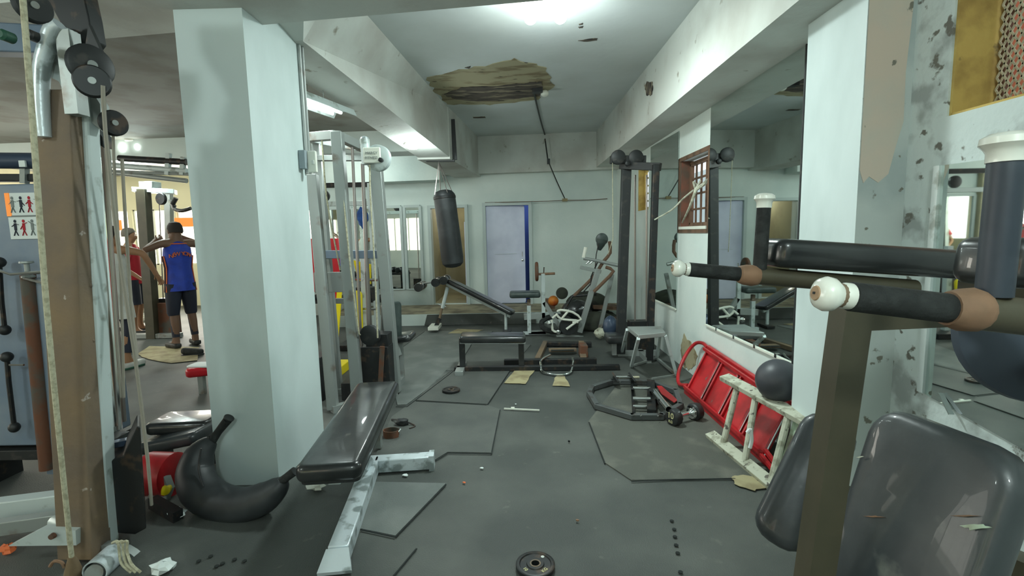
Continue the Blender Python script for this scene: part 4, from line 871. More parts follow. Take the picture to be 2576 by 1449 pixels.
MB().tube([P(575, 1053, 2.72)+V((0, 0, .0)), P(577, 1050, 2.72)], .029, 14).build('end_disc', 'black', t)
MB().tube([P(506, 1128, 2.56), P(500, 1180, 2.53), P(512, 1225, 2.48)], [.004, .006, .004], 6, smooth=3).build('seam_piping', 'iron', t)

# ================================================================ NEAR RUSTY CABLE MACHINE (left foreground)
t = thing('rusty_cable_machine', 'tall rusty brown and grey cable machine cut by the left edge of the picture', 'exercise machine', G(225, 1400))
bt, tp0 = G(214, 1392, .02), P(156, 235, 2.28)
d_ = tp0-bt
bev(MB().bar(bt, tp0, .165, .11, (0, 1, 0)).build('brown_upright', 'rust', t, smooth=False), .005)
gb, gt = G(268, 1368, .02), P(212, 225, 2.32)
gu = bev(MB().bar(gb, gt, .075, .075, (0, 1, 0)).build('grey_upright', 'whitepaint', t, smooth=False), .012, )
for a_, b_ in ((226, 718), (233, 858), (254, 1283), (200, 262)):
    f_ = (b_-1372)/(225-1372); p_ = gb+(gt-gb)*f_; ax = (CAMP-p_).normalized(); MB().lathe(P(a_, b_, p_.y-.042), (0, -1, 0), [(0, .011), (.006, .011), (.008, .006)], 12).build('bolt', 'rust', t)
# curved silver cover strip over the top
q = MB(); pr = [P(a_, b_, 2.2) for a_, b_ in ((150, 62), (132, 80), (116, 130), (106, 170), (104, 240), (108, 310), (112, 345))]
q.tube(pr, [.03, .035, .034, .032, .03, .028, .026], 18, smooth=6); q.build('silver_cover', 'silver', t)
q = MB(); q.prism([P(a_, b_, 2.24) for a_, b_ in ((120, 165), (150, 62), (180, 75), (178, 150), (165, 240), (148, 205), (128, 195))], (0, .03, 0)); q.build('top_plate', 'whitepaint', t)
q = MB(); q.prism([P(a_, b_, 2.28) for a_, b_ in ((150, 55), (120, 0), (110, -60), (200, -60), (222, 40), (232, 100), (200, 140), (175, 80))], (0, .08, 0)); bev(q.build('top_bracket', 'iron', t), .005)
q = MB(); q.bar(P(170, 80, 2.22), P(195, 290, 2.22), .06, .06, (0, 1, 0)); q.build('inner_upright', 'greypaint', t)
def wheel(c, r_, ax, m_='black', rim='greypaint', w_=.03):
    ax = V(ax).normalized(); o = MB().lathe(c-ax*w_/2, ax, [(0, r_*.3), (0, r_*.92), (w_*.15, r_), (w_*.35, r_*.86), (w_*.65, r_*.86), (w_*.85, r_), (w_, r_*.92), (w_, r_*.3)], 28).build('pulley_wheel', m_, t)
    MB().lathe(c-ax*(w_/2+.004), ax, [(0, r_*.22), (w_+.008, r_*.22)], 14).build('axle', rim, o); return o
wheel(P(228, 165, 2.15), .085, (1, -.5, 0)); wheel(P(232, 205, 2.1), .065, (.8, -1, 0), 'iron'); wheel(P(82, 15, 1.9), .06, (1, -.4, 0)); wheel(P(285, 310, 2.2), .055, (1, -.5, 0), 'iron')
q = MB(); q.prism([P(a_, b_, 2.22) for a_, b_ in ((222, 60), (258, 140), (266, 178), (262, 190), (245, 185), (215, 110))], (0, .02, 0)); q.build('pulley_guard', 'iron', t)
bev(MB().bar(P(-160, 95, 2.1), P(120, 105, 2.35), .10, .12, (0, 0, 1)).build('top_beam', 'blue_grey', t), .006)
for a_ in (18, 86): MB().lathe(P(a_, 92, 2.06 if a_ < 50 else 2.16), (0, -1, 0), [(-.02, .022), (.022, .022), (.03, .014)], 14).build('beam_bolt', 'green' if a_ < 50 else 'black', t)
q = MB(); q.prism([P(a_, b_, 2.3) for a_, b_ in ((183, 235), (225, 220), (252, 262), (256, 330), (215, 295), (190, 290))], (0, .05, 0)); q.build('gusset', 'greypaint', t)
q = MB(); q.prism([P(a_, b_, 2.35) for a_, b_ in ((190, 298), (218, 292), (258, 345), (262, 372), (196, 330))], (0, .06, 0)); q.build('rod_holder', 'iron', t)
def rod(a_, b_, c_, e_, Y0, Y1, r_, m_, nm): MB().cyl(P(a_, b_, Y0), P(c_, e_, Y1), r_, 8).build(nm, m_, t)
rod(217, 335, 288, 1072, 2.4, 2.35, .012, 'chrome', 'guide_rod'); rod(241, 340, 301, 1080, 2.45, 2.42, .013, 'chrome', 'guide_rod')
rod(200, 330, 272, 1090, 2.45, 2.4, .013, 'steelrod', 'guide_rod'); rod(228, 340, 283, 1090, 2.6, 2.5, .018, 'greypaint', 'guide_rod'); rod(258, 345, 312, 1060, 2.6, 2.55, .012, 'steelrod', 'guide_rod')
rod(186, 310, 262, 1100, 2.5, 2.45, .02, 'greypaint', 'inner_post')
q = MB(); q.prism([P(a_, b_, 2.25) for a_, b_ in ((262, 1165), (310, 1150), (345, 1072), (352, 1074), (368, 1330), (340, 1345), (276, 1340))], (-.125, .16, 0)); bev(q.build('weight_stack', 'iron', t, smooth=False), .006)
MB().box(P(288, 1115, 2.45), (.10, .10, .09)).build('rod_base', 'black', t); bev(MB().bar(P(258, 1124, 2.33), P(330, 1108, 2.42), .05, .03).build('rod_tray', 'navy', t), .003)
# ropes
def rope(L_, r_, m_, nm='rope'): MB().tube([P(a_, b_, y_) for a_, b_, y_ in L_], r_, 8, smooth=2).build(nm, m_, t)
rope([(56, -20, 1.75), (84, 330, 1.78), (116, 760, 1.82), (152, 1130, 1.88), (180, 1400, 1.95)], .0095, 'rope')
rope([(259, 215, 2.1), (265, 330, 2.12), (300, 640, 2.15), (340, 900, 2.2), (372, 1160, 2.25), (381, 1270, 2.3)], .008, 'rope2')
rope([(262, 210, 2.3), (268, 380, 2.3), (278, 640, 2.32), (306, 1000, 2.35)], .006, 'rope2'); rope([(284, 320, 2.25), (290, 480, 2.3), (304, 700, 2.32), (312, 1000, 2.35)], .006, 'rope2'); rope([(307, 400, 2.3), (316, 560, 2.3), (330, 760, 2.33), (345, 900, 2.3)], .007, 'rope2')
MB().tube([P(180, 1400, 1.95), P(184, 1432, 1.97), P(180, 1470, 1.98)], [.012, .03, .035], 12, smooth=2).build('rope_stop', 'rust', t)
# base
bev(MB().bar(G(-120, 1300, .1), P(182, 1262, 2.36), .08, .12).build('base_beam', 'whitepaint', t), .006); bev(MB().bar(P(-60, 1335, 2.2), P(185, 1300, 2.25), .06, .07).build('lower_beam', 'greypaint', t), .005)
q = MB(); q.prism([P(a_, b_, 2.08) for a_, b_ in ((20, 1374), (100, 1332), (190, 1335), (192, 1372)) ], (0, .04, 0)); q.build('white_bracket', 'whitepaint', t); MB().lathe(P(130, 1350, 2.06), (0, -1, 0), [(-.01, .014), (.006, .012)], 12).build('bracket_bolt', 'rustpatch', t)
MB().tube([P(138, 1312, 2.2), P(160, 1318, 2.17), P(188, 1332, 2.15)], .03, 12, smooth=2).build('curved_spacer', 'whitepaint', t)
MB().pipe(P(238, 1440, 1.98), P(286, 1396, 2.1), .052, .006, 24).build('roller_sleeve', 'silver', t); MB().cyl(P(236, 1442, 1.97), P(284, 1398, 2.12), .036, 16).build('roller_core', 'greypaint', t)
q = MB(); cc_ = P(272, 1470, 2.15); arc = [cc_+V((.20*math.cos(R(a_)), 0, .20*math.sin(R(a_)))) for a_ in range(-10, 101, 10)]; arc2 = [cc_+V((.09*math.cos(R(a_)), 0, .09*math.sin(R(a_)))) for a_ in range(100, -11, -10)]
q.prism(arc+arc2, (0, .04, 0)); q.build('curved_guard', 'greypaint', t)
for o_ in (0, 12, 24): MB().tube([P(282+o_, 1366, 2.05), P(296+o_, 1362, 2.05), P(300+o_*.8, 1385, 2.05), P(306+o_, 1418, 2.03), P(330+o_, 1440, 2.03)], .006, 6, smooth=4).build('knotted_rope', 'rope', t)
MB().tube([P(126, 1425, 1.95), P(136, 1412, 1.95), P(155, 1415, 1.95), P(162, 1428, 1.95)], .007, 6, smooth=3).build('loose_rope_end', 'taperust', t)

# ================================================================ BLUE-GREY SHROUDED MACHINE behind it, with chart and hanging bars
t = thing('blue_grey_machine', 'blue-grey sheet metal machine housing at the left edge with an exercise chart on it', 'exercise machine', (-2.9, 2.75, 0))
Y = 2.75; a, b = P(-250, 455, Y), P(150, 460, Y)
bev(MB().box(((a.x+b.x)/2, Y+.15, (b.z+.30)/2), (b.x-a.x, .3, b.z-.30)).build('housing', 'blue_grey', t), .01)
bev(MB().box(((a.x+b.x)/2, Y+.15, .25), (b.x-a.x, .34, .06)).build('lower_edge', 'black', t), .004)
for x_ in (a.x+.1, b.x-.1): MB().box((x_, Y+.15, .11), (.08, .3, .22)).build('foot', 'iron', t)
MB().cyl(P(-250, 402, Y+.05), P(118, 405, Y+.05), .045, 16).build('top_tube', 'navy', t); bev(MB().bar(P(-250, 448, Y+.1), P(150, 448, Y+.1), .08, .04).build('top_rail', 'iron', t), .004)
for a_ in (62, 150, -120): MB().bar(P(a_, 462, Y+.06), P(a_, 400, Y+.06), .03, .03, (0, 1, 0)).build('riser', 'greypaint', t)
MB().box(P(57, 412, Y-.0), (.035, .01, .035)).build('label', 'paper', t)
# chart with eight small exercise pictures
p0, p1 = P(14, 486, Y-.004), P(126, 600, Y-.004); ch = bev(MB().box(((p0.x+p1.x)/2, Y-.006, (p0.z+p1.z)/2), (p1.x-p0.x, .006, p0.z-p1.z)).build('exercise_chart', 'paper', t), .001)
W0, H0 = (p1.x-p0.x), (p0.z-p1.z)
q = MB(); q.box((p0.x+.012, Y-.011, p0.z-H0*.25), (.024, .004, H0*.5)); q.build('orange_edge', 'orange', ch)  # printed edge shares the banner colour and its added glow
q = MB(); q.box((p0.x+W0/2, Y-.011, p0.z-H0/2), (W0, .003, .008)); q.build('divider', 'greytext', ch)
rnd = random.Random(3)
for i in range(4):
    for j in range(2):
        cx, cz = p0.x+W0*(.17+.22*i), p0.z-H0*(.25+.5*j); q = MB()
        q.box((cx, Y-.0115, cz+.005), (.014, .002, .04)); q.ell(V((cx, Y-.011, cz+.036)), .008, .002, .009, n=8, k=6)
        for s_ in (-1, 1): q.bar((cx, Y-.0115, cz-.015), (cx+s_*.012, Y-.0115, cz-.045), .006, .002); q.bar((cx, Y-.0115, cz+.02), (cx+s_*.02, Y-.0115, cz+rnd.uniform(-.01, .035)), .005, .002)
        q.build('figure_print', ['greytext', 'shorts', 'redcloth', 'greytext'][(i+j) % 4], ch, smooth=False)
# chrome pull handles and hanging bars in front
q = MB(); q.tube([P(-60, 665, 2.6), P(0, 681, 2.6), P(28, 690, 2.6), P(130, 683, 2.6)], .009, 8); q.build('chrome_pull_bar', 'chrome', t); q = MB(); q.tube([P(60, 699, 2.62), P(132, 718, 2.6)], .008, 8); q.build('chrome_pull_bar', 'chrome', t)
MB().lathe(P(69, 680, 2.66), (0, 0, -1), [(-.05, .03), (-.04, .032), (-.035, .012), (.02, .012), (.03, .03), (.04, .03)], 16).build('pivot_knob', 'greypaint', t)
MB().cyl(P(70, 690, 2.68), P(118, 1180, 2.68), .035, 12).build('rust_pipe', 'rustpatch', t); MB().bar(P(102, 700, 2.7), P(135, 1190, 2.7), .05, .03, (0, 1, 0)).build('side_strip', 'blue_grey', t)
for L_, lab in (([(-2, 660), (4, 760), (12, 830)], 'a'), ([(17, 898), (22, 960), (36, 1075)], 'b')):
    pp = [P(a_, b_, 2.68) for a_, b_ in L_]; MB().tube(pp, .012, 8).build('hanging_bar', 'iron', t); MB().ell(pp[0], .03, .03, .03).build('bar_end', 'black', t); MB().ell(pp[-1], .028, .028, .03).build('bar_end', 'black', t)
MB().tube([P(24, 918, 2.66), P(60, 918, 2.66)], .006, 6).build('peg', 'chrome', t)

# items between machine and column
t = thing('red_kettle_base', 'rusty red drum-like weight lying behind the crescent bag', 'weight', G(410, 1190))
c = G(410, 1190, .13); MB().lathe(c-V((.09, .0, 0)), (1, -.1, 0), [(0, .10), (.01, .125), (.17, .125), (.18, .1)], 26).build('drum', 'red', t); MB().lathe(c+V((.075, -.085, -.05)), (.4, -1, 0), [(0, .03), (.03, .028), (.035, .012)], 14).build('yellow_hub', 'yellow', t)
def pad_item(nm, p0, p1, w_, th, m_, lab, z_, tilt=0.):
    a_, b_ = G(*p0, z_), G(*p1, z_+tilt); x_ = (b_-a_).normalized(); y_ = V((0, 1, 0)); y_ = (y_-x_*y_.dot(x_)).normalized(); z2 = x_.cross(y_)
    t_ = thing(nm, lab, 'bench pad', ((a_+b_)/2).xy.to_3d()); MB().slab((a_+b_)/2, (b_-a_).length, w_, th, Matrix((x_, y_, z2)).transposed(), .05, .03).build('pad', m_, t_); return t_, a_, b_
t_, a_, b_ = pad_item('low_bench', (390, 1065), (550, 1058), .26, .08, 'vinyl', 'black upholstered low bench partly hidden behind the big column', .30)
for p_ in (a_+V((.06, 0, 0)), b_-V((.04, 0, 0))): MB().bar((p_.x, p_.y, .01), p_-V((0, 0, .04)), .05, .05, (0, 1, 0)).build('leg', 'black', t_)
t_, a_, b_ = pad_item('tilted_bench_pad', (378, 1115), (525, 1085), .24, .08, 'vinyl_grey', 'tilted grey-topped pad between the red drum and the low bench', .20, .09)
for p_ in (a_+V((.08, 0, 0)), b_-V((.05, 0, 0))): MB().bar((p_.x, p_.y, .01), p_-V((0, 0, .04)), .04, .05, (0, 1, 0)).build('leg', 'iron', t_)
t_, a_, b_ = pad_item('red_bench', (470, 935), (560, 925), .22, .09, 'redplain', 'red vinyl bench end showing just left of the big column', .22)
MB().box(((a_.x+b_.x)/2, a_.y, .09), (.05, .05, .18)).build('post', 'greypaint', t_)
MB().slab((a_+b_)/2+V((0, 0, .05)), (b_-a_).length*.9, .18, .02, None, .04, .01).build('white_top', 'paper', t_)
t = thing('grey_shield_plate', 'curved grey metal plate on the floor in front of the red drum', 'machine part', G(400, 1260))
q = MB(); q.prism([P(a_, b_, 2.62) for a_, b_ in ((362, 1180), (385, 1178), (412, 1200), (425, 1235), (410, 1275), (375, 1262))], (0, .05, 0)); q.build('plate', 'greypaint', t); MB().bar(G(385, 1262, .05), G(448, 1298, .03), .05, .06).build('rail', 'iron', t)

# ================================================================ GREY PULLEY MACHINE (middle left)
t = thing('grey_pulley_machine', 'tall grey cable pulley machine beside the big column with a large white pulley wheel', 'exercise machine', G(900, 1010))
def up_(nm, x0, y0, Y0, x1, y1, w_, d2, m_='greypaint', z=None):
    b_ = G(x1, y1, .02); t0 = P(x0, y0, b_.y if Y0 is None else Y0); return bev(MB().bar(b_, t0, w_, d2, (0, 1, 0)).build(nm, m_, t), .005)
up_('front_upright', 848, 332, 4.15, 901, 1018, .09, .08); up_('front_upright', 945, 402, 4.45, 995, 985, .10, .09); up_('rear_upright', 795, 345, 4.65, 850, 985, .08, .08)
up_('side_upright', 786, 440, 4.2, 838, 1030, .085, .07)
A0, A1, A2, A3 = P(772, 346, 4.3), P(846, 340, 4.15), P(914, 372, 4.5), P(800, 352, 4.7)
for a_, b_ in ((A0, A1), (A1, A2), (A0, A3), (A3, A2)): bev(MB().bar(a_, b_, .065, .075).build('top_beam', 'greypaint', t), .005)
bev(MB().bar(P(800, 398, 4.6), P(915, 398, 4.6), .06, .05).build('mid_beam', 'greypaint', t), .004)
bev(MB().box((P(830, 710, 4.3).x, 4.3, P(830, 710, 4.3).z), (.27, .03, .18)).build('cross_plate', 'greypaint', t), .004); MB().lathe(P(815, 693, 4.27), (0, -1, 0), [(0, .01), (.006, .008)], 10).build('bolt', 'rust', t)
bev(MB().bar(P(808, 640, 4.55), P(960, 640, 4.55), .06, .075).build('mid_brace', 'blue_grey', t), .004); bev(MB().bar(P(815, 757, 4.7), P(872, 757, 4.7), .04, .05).build('low_brace', 'greypaint', t), .004)
# pulley head with print
c = P(944, 398, 4.05)
MB().cyl(P(917, 350, 4.1), P(922, 414, 4.1), .038, 16).build('swivel_tube', 'whitepaint', t); MB().lathe(P(917, 352, 4.1), (0, 0, 1), [(0, .036), (.02, .03), (.03, .01)], 16).build('tube_cap', 'silver', t)
hw = bev(MB().box(P(936, 391, 4.06), (.14, .03, .125)).build('pulley_housing', 'whiteplastic', t), .006)
for i_, s_ in enumerate(('MARCY', 'FITNESS')): text('lettering', s_, .03, P(934, 385+i_*12, 4.042), Euler((R(90), 0, 0)), 'greytext', hw)
cw = P(950, 398, 4.12); MB().lathe(cw-V((0, .03, 0)), (.15, 1, 0), [(0, .03), (0, .095), (.008, .108), (.02, .096), (.04, .096), (.052, .108), (.06, .095), (.06, .03)], 30).build('pulley_wheel', 'whitepaint', t)
MB().lathe(P(957, 402, 4.03), (0, -1, 0), [(-.03, .018), (.006, .018), (.01, .01)], 14).build('axle_bolt', 'iron', t)
def rod2(a_, b_, c_, e_, Y0, Y1, r_, m_, nm): MB().cyl(P(a_, b_, Y0), P(c_, e_, Y1), r_, 8).build(nm, m_, t)
rod2(886, 370, 910, 900, 4.35, 4.3, .013, 'steelrod', 'guide_rod'); rod2(912, 412, 930, 900, 4.4, 4.35, .016, 'steelrod', 'guide_rod'); rod2(918, 500, 936, 900, 4.55, 4.5, .012, 'steelrod', 'guide_rod')
for L_ in ([(810, 352, 4.2), (822, 500, 4.18), (848, 640, 4.15), (856, 680, 4.15)], [(862, 470, 4.12), (878, 640, 4.1), (900, 820, 4.1), (906, 842, 4.15)], [(930, 414, 4.1), (932, 500, 4.1), (942, 660, 4.1), (950, 850, 4.12)]):
    MB().tube([P(a_, b_, y_) for a_, b_, y_ in L_], .007, 7, smooth=3).build('rope', 'rope', t)
c = P(927, 845, 4.15); MB().lathe(c, (.2, 1, 0), [(0, .03), (0, .075), (.01, .09), (.03, .08), (.05, .09), (.06, .075), (.06, .03)], 26).build('lower_pulley', 'black', t)
bev(MB().box((c.x+.01, 4.4, .28), (.25, .28, .46)).build('weight_stack', 'iron', t), .005); bev(MB().box((c.x+.03, 4.38, .55), (.2, .2, .14)).build('top_plate', 'iron', t), .005)
MB().bar((c.x+.05, 4.24, .12), (c.x+.09, 4.24, .52), .04, .02, (0, 1, 0)).build('rust_strap', 'rustpatch', t)
q = MB(); q.bar(G(835, 1030, .03), G(905, 1012, .03), .07, .06); q.bar(G(902, 1012, .03), G(995, 985, .03), .07, .06); q.bar(G(850, 985, .03), G(990, 972, .03), .07, .06); q.build('base_frame', 'greypaint', t)
bev(MB().box(G(800, 965, .16)+V((0, .1, 0)), (.1, .25, .5)).build('black_weight', 'black', t), .005); bev(MB().box(G(862, 1000, .08)+V((0, .15, .02)), (.09, .12, .16)).build('black_block', 'black', t), .005)
# seat attached on the right
MB().slab(P(985, 812, 4.75), .30, .42, .06, Euler((R(90), R(3), R(70))), .05, .025).build('back_pad', 'vinyl_green', t); MB().slab(P(1012, 848, 4.9), .24, .3, .07, Euler((0, R(-6), 0)), .05, .03).build('seat', 'vinyl', t)
MB().bar((P(1004, 870, 4.8).x, 4.85, .02), (P(1004, 870, 4.8).x, 4.85, P(1012, 855, 4.9).z), .05, .05, (0, 1, 0)).build('seat_post', 'greypaint', t)
MB().bar((P(1004, 870, 4.8).x, 4.85, .035), G(990, 978, .035), .06, .06).build('seat_rail', 'greypaint', t); MB().bar((P(1004, 870, 4.8).x, 4.8, .3), P(982, 830, 4.75), .04, .04).build('pad_bracket', 'greypaint', t)

# red sit-up board with yellow edge
t = thing('red_yellow_board', 'red sit-up board with yellow edges seen through the grey pulley machine', 'bench', (-2.2, 5.8, 0))
Y = 6.0; q = MB(); q.prism([P(a_, b_, Y) for a_, b_ in ((768, 600), (852, 600), (854, 735), (776, 735))], (0, .04, 0)); bev(q.build('upper_pad', 'redplain', t), .012)
q = MB(); q.prism([P(814, 735, Y-.05), P(856, 735, Y-.05), P(838, 925, 5.5), P(824, 930, 5.5)], (0, .05, 0)); bev(q.build('lower_pad', 'redplain', t), .01)
MB().bar(P(854, 735, Y-.05), P(840, 915, 5.5), .02, .06, (1, 0, 0)).build('edge_strip', 'yellow', t); q = MB(); q.box(G(846, 930, .05)+V((0, .1, 0)), (.16, .3, .10)); bev(q.build('base_block', 'yellow', t), .006)
MB().bar((P(815, 735, 6.1).x, 6.1, 0.02), P(815, 690, 6.1), .05, .05, (0, 1, 0)).build('post', 'greypaint', t); MB().tube([P(795, 610, 5.95), P(812, 620, 5.93), P(826, 632, 5.95)], .014, 8).build('handle', 'chrome', t)
MB().bar((P(815, 735, 6.1).x, 6.1, .03), G(846, 925, .03)+V((0, .1, 0)), .05, .05).build('base_rail', 'greypaint', t)
t = thing('yellow_upholstered_seat', 'yellow seat machine seen between the rods of the grey pulley machine', 'exercise machine', (-2.3, 6.6, 0))
bev(MB().slab(P(893, 790, 6.3), .2, .62, .08, Euler((R(78), 0, R(10))), .06, .03).build('back_pad', 'yellow', t), .004); q = MB(); q.prism([P(a_, b_, 6.7) for a_, b_ in ((888, 655), (932, 665), (932, 715), (900, 700))], (0, .04, 0)); q.build('side_panel', 'yellow', t)
MB().cyl(P(878, 704, 6.5), P(950, 704, 6.5), .02, 10).build('chrome_bar', 'chrome', t); MB().cyl(P(890, 777, 6.4), P(945, 777, 6.4), .015, 10).build('chrome_bar', 'chrome', t)
MB().bar((P(915, 800, 6.5).x, 6.5, .02), P(915, 650, 6.5), .07, .07, (0, 1, 0)).build('post', 'whitepaint', t); bev(MB().box((P(915, 800, 6.5).x, 6.5, .04), (.6, .5, .07)).build('base', 'iron', t), .005)
bev(MB().box(P(918, 740, 6.7), (.25, .2, .2)).build('motor_box', 'iron', t), .01)

# ================================================================ FAR LEFT AREA
t = thing('lat_tower', 'grey twin-post lat machine behind the ropes at the left, beside the man in blue', 'exercise machine', (-4.9, 7.0, 0))
Y = 6.6
def fb(nm, x0, y0, x1, y1, w_, m_='greypaint', Yq=None):
    a_ = P(x0, y0, Yq or Y); b_ = P(x1, y1, Yq or Y); return bev(MB().bar(b_, a_, w_, w_, (0, 1, 0)).build(nm, m_, t), .006)
g = V((0, 7.35, 0)); fb('post', 360, 476, 388, 864, .14, 'olive', g.y); fb('post', 424, 488, 432, 760, .10, 'greypaint', g.y+.8)
bev(MB().bar(P(336, 477, g.y), P(442, 483, g.y+.2), .2, .07).build('top_beam', 'whitepaint', t), .006); bev(MB().box(P(378, 466, g.y+.1), (.2, .2, .1)).build('top_block', 'greypaint', t), .006)
MB().lathe(P(402, 500, g.y), (.2, 1, 0), [(0, .03), (0, .08), (.01, .09), (.04, .09), (.05, .08), (.05, .03)], 20).build('pulley_wheel', 'iron', t)
for a_, c_ in ((378, 388), (400, 412)): MB().cyl(P(a_, 490, g.y+.1), P(c_, 785, g.y+.1), .008, 6).build('guide_rod', 'steelrod', t)
bev(MB().box((P(420, 800, g.y+.15).x, g.y+.15, .28), (.27, .24, .52)).build('weight_stack', 'rustpatch', t), .008); MB().box((P(420, 800, g.y+.15).x, g.y+.15, .57), (.15, .12, .07)).build('stack_head', 'iron', t)
bev(MB().bar(P(316, 846, 7.35).xy.to_3d()+V((0, 0, .04)), P(455, 846, 7.35).xy.to_3d()+V((0, 0, .04)), .12, .07).build('base_rail', 'greypaint', t), .006); MB().bar((P(420, 800, g.y+.15).x, g.y-.05, .04), (P(424, 800, g.y+.8).x, g.y+.85, .04), .08, .06).build('base_rail', 'greypaint', t)
q = MB(); q.tube([P(434, 512, g.y+.5), P(440, 526, g.y+.5), P(458, 530, g.y+.5), P(480, 524, g.y+.5)], .03, 10, smooth=3); q.tube([P(434, 514, g.y+.5), P(443, 498, g.y+.5)], .035, 10); q.build('thigh_roll', 'vinyl', t)
MB().bar(P(426, 505, g.y+.6), P(440, 520, g.y+.5), .04, .04).build('roll_bracket', 'greypaint', t)

t = thing('white_machine', 'white leg machine with a yellow base bar beyond the ropes', 'exercise machine', (-6.3, 8.3, 0))
Y = 8.2; bev(MB().slab(P(352, 778, Y), .45, .4, .07, None, .08, .03).build('seat', 'whiteplastic', t), .004); MB().slab(P(350, 752, Y), .32, .12, .2, None, .05, .03).build('back', 'whiteplastic', t)
MB().tube([P(375, 775, Y-.1), P(370, 795, Y-.1), P(352, 812, Y-.1)], .04, 10, smooth=3).build('curved_arm', 'whiteplastic', t); bev(MB().bar(P(312, 806, Y), P(380, 803, Y), .1, .1).build('base_bar', 'yellow', t), .006)
MB().bar((P(345, 806, Y).x, Y, .02), P(348, 775, Y), .1, .1, (0, 1, 0)).build('post', 'whiteplastic', t)
bev(MB().bar((P(312, 815, Y).x, Y, .03), (P(380, 815, Y).x, Y, .03), .3, .05).build('foot', 'iron', t), .004)

# overhead tubes of the left bay
t = thing('overhead_frame', 'long pale overhead pull-up frame in the left bay under the glowing bulbs', 'rack', (-4.6, 6.3, 0))
for a_, b_, c_, e_, r_, m_ in ((268, 415, 470, 430, .035, 'whitepaint'), (268, 432, 470, 455, .03, 'greypaint'), (300, 398, 470, 408, .04, 'iron')): MB().cyl(P(a_, b_, 6.3), P(c_, e_, 6.3), r_, 12).build('tube', m_, t)
for a_, b_ in ((425, 385), (270, 400), (462, 395)):
    MB().bar(P(a_, b_, 6.3), P(a_-4, 440 if a_ > 300 else 440, 6.3), .05, .05, (0, 1, 0)).build('bracket', 'whitepaint', t)
for x_ in (P(300, 430, 6.3).x-.15, P(520, 430, 6.3).x): MB().bar((x_, 6.3, 0), (x_, 6.3, 2.75), .07, .07, (0, 1, 0)).build('post', 'greypaint', t)
MB().cyl((P(300, 430, 6.3).x-.15, 6.3, P(300, 430, 6.3).z), (P(520, 430, 6.3).x, 6.3, P(520, 440, 6.3).z), .02, 8).build('long_tube', 'greypaint', t)
# rack with tubes behind the grey machine, upper level
t = thing('cable_crossover', 'grey crossover frame behind the pulley machine with a blue bag hanging on it', 'exercise machine', (-3.1, 7.4, 0))
for x_ in (-3.75, -2.2): bev(MB().bar((x_, 7.5, 0), (x_, 7.5, 2.3), .08, .08, (0, 1, 0)).build('post', 'whitepaint', t), .005)
for z_ in (2.28, 2.0): bev(MB().bar((-3.8, 7.5, z_), (-2.15, 7.5, z_), .07, .07).build('beam', 'whitepaint' if z_ < 2.1 else 'iron', t), .005)
MB().lathe((-2.9, 7.42, 2.12), (0, 1, 0), [(0, .05), (.01, .09), (.05, .09), (.06, .05)], 18).build('pulley_wheel', 'black', t)
for x_ in (-3.5, -2.45): MB().cyl((x_, 7.5, .1), (x_, 7.5, 2.0), .012, 8).build('guide_rod', 'steelrod', t)
for x_ in (-3.5, -2.45): bev(MB().box((x_, 7.5, .3), (.2, .18, .5)).build('weight_stack', 'iron', t), .005)
lump('blue_bag', P(912, 546, 7.35), (.09, .07, .15), 'bluebag', 'bright blue cloth bag hanging behind the grey pulley machine', 'bag', .35, 12)
# dumbbell rack with dumbbells
t = thing('dumbbell_rack', 'low black two-shelf dumbbell rack in front of the back mirrors', 'rack', (-3.1, 8.55, 0))
for z_ in (.35, .75):
    MB().box((-3.1, 8.6, z_), (1.7, .3, .03)).build('shelf', 'iron', t)
for x_ in (-3.9, -2.3): MB().box((x_, 8.6, .4), (.05, .34, .8)).build('side_frame', 'iron', t)
pr_ = thing('dumbbell', 'x', 'dumbbell', (0, 0, 0), local=True); MB().lathe((0, -.14, 0), (0, 1, 0), [(0, .03), (.01, .055), (.08, .055), (.09, .03)], 12).build('head', 'black', pr_); MB().lathe((0, .05, 0), (0, 1, 0), [(0, .03), (.01, .055), (.08, .055), (.09, .03)], 12).build('head', 'black', pr_); MB().cyl((0, -.06, 0), (0, .06, 0), .015, 8).build('handle', 'chrome', pr_)
n_ = 0
for z_ in (.422, .822):
    for i in range(9):
        o_ = pr_ if n_ == 0 else copy_tree(pr_); n_ += 1
        o_.location = (-3.8+.175*i, 8.6, z_); o_['group'] = 'dumbbells on the black rack'; o_['label'] = 'black dumbbell, %s on the %s shelf of the black dumbbell rack' % (('leftmost', 'second from left', 'third from left', 'fourth from left', 'middle one', 'fourth from right', 'third from right', 'second from right', 'rightmost')[i], 'lower' if z_ < .6 else 'upper')

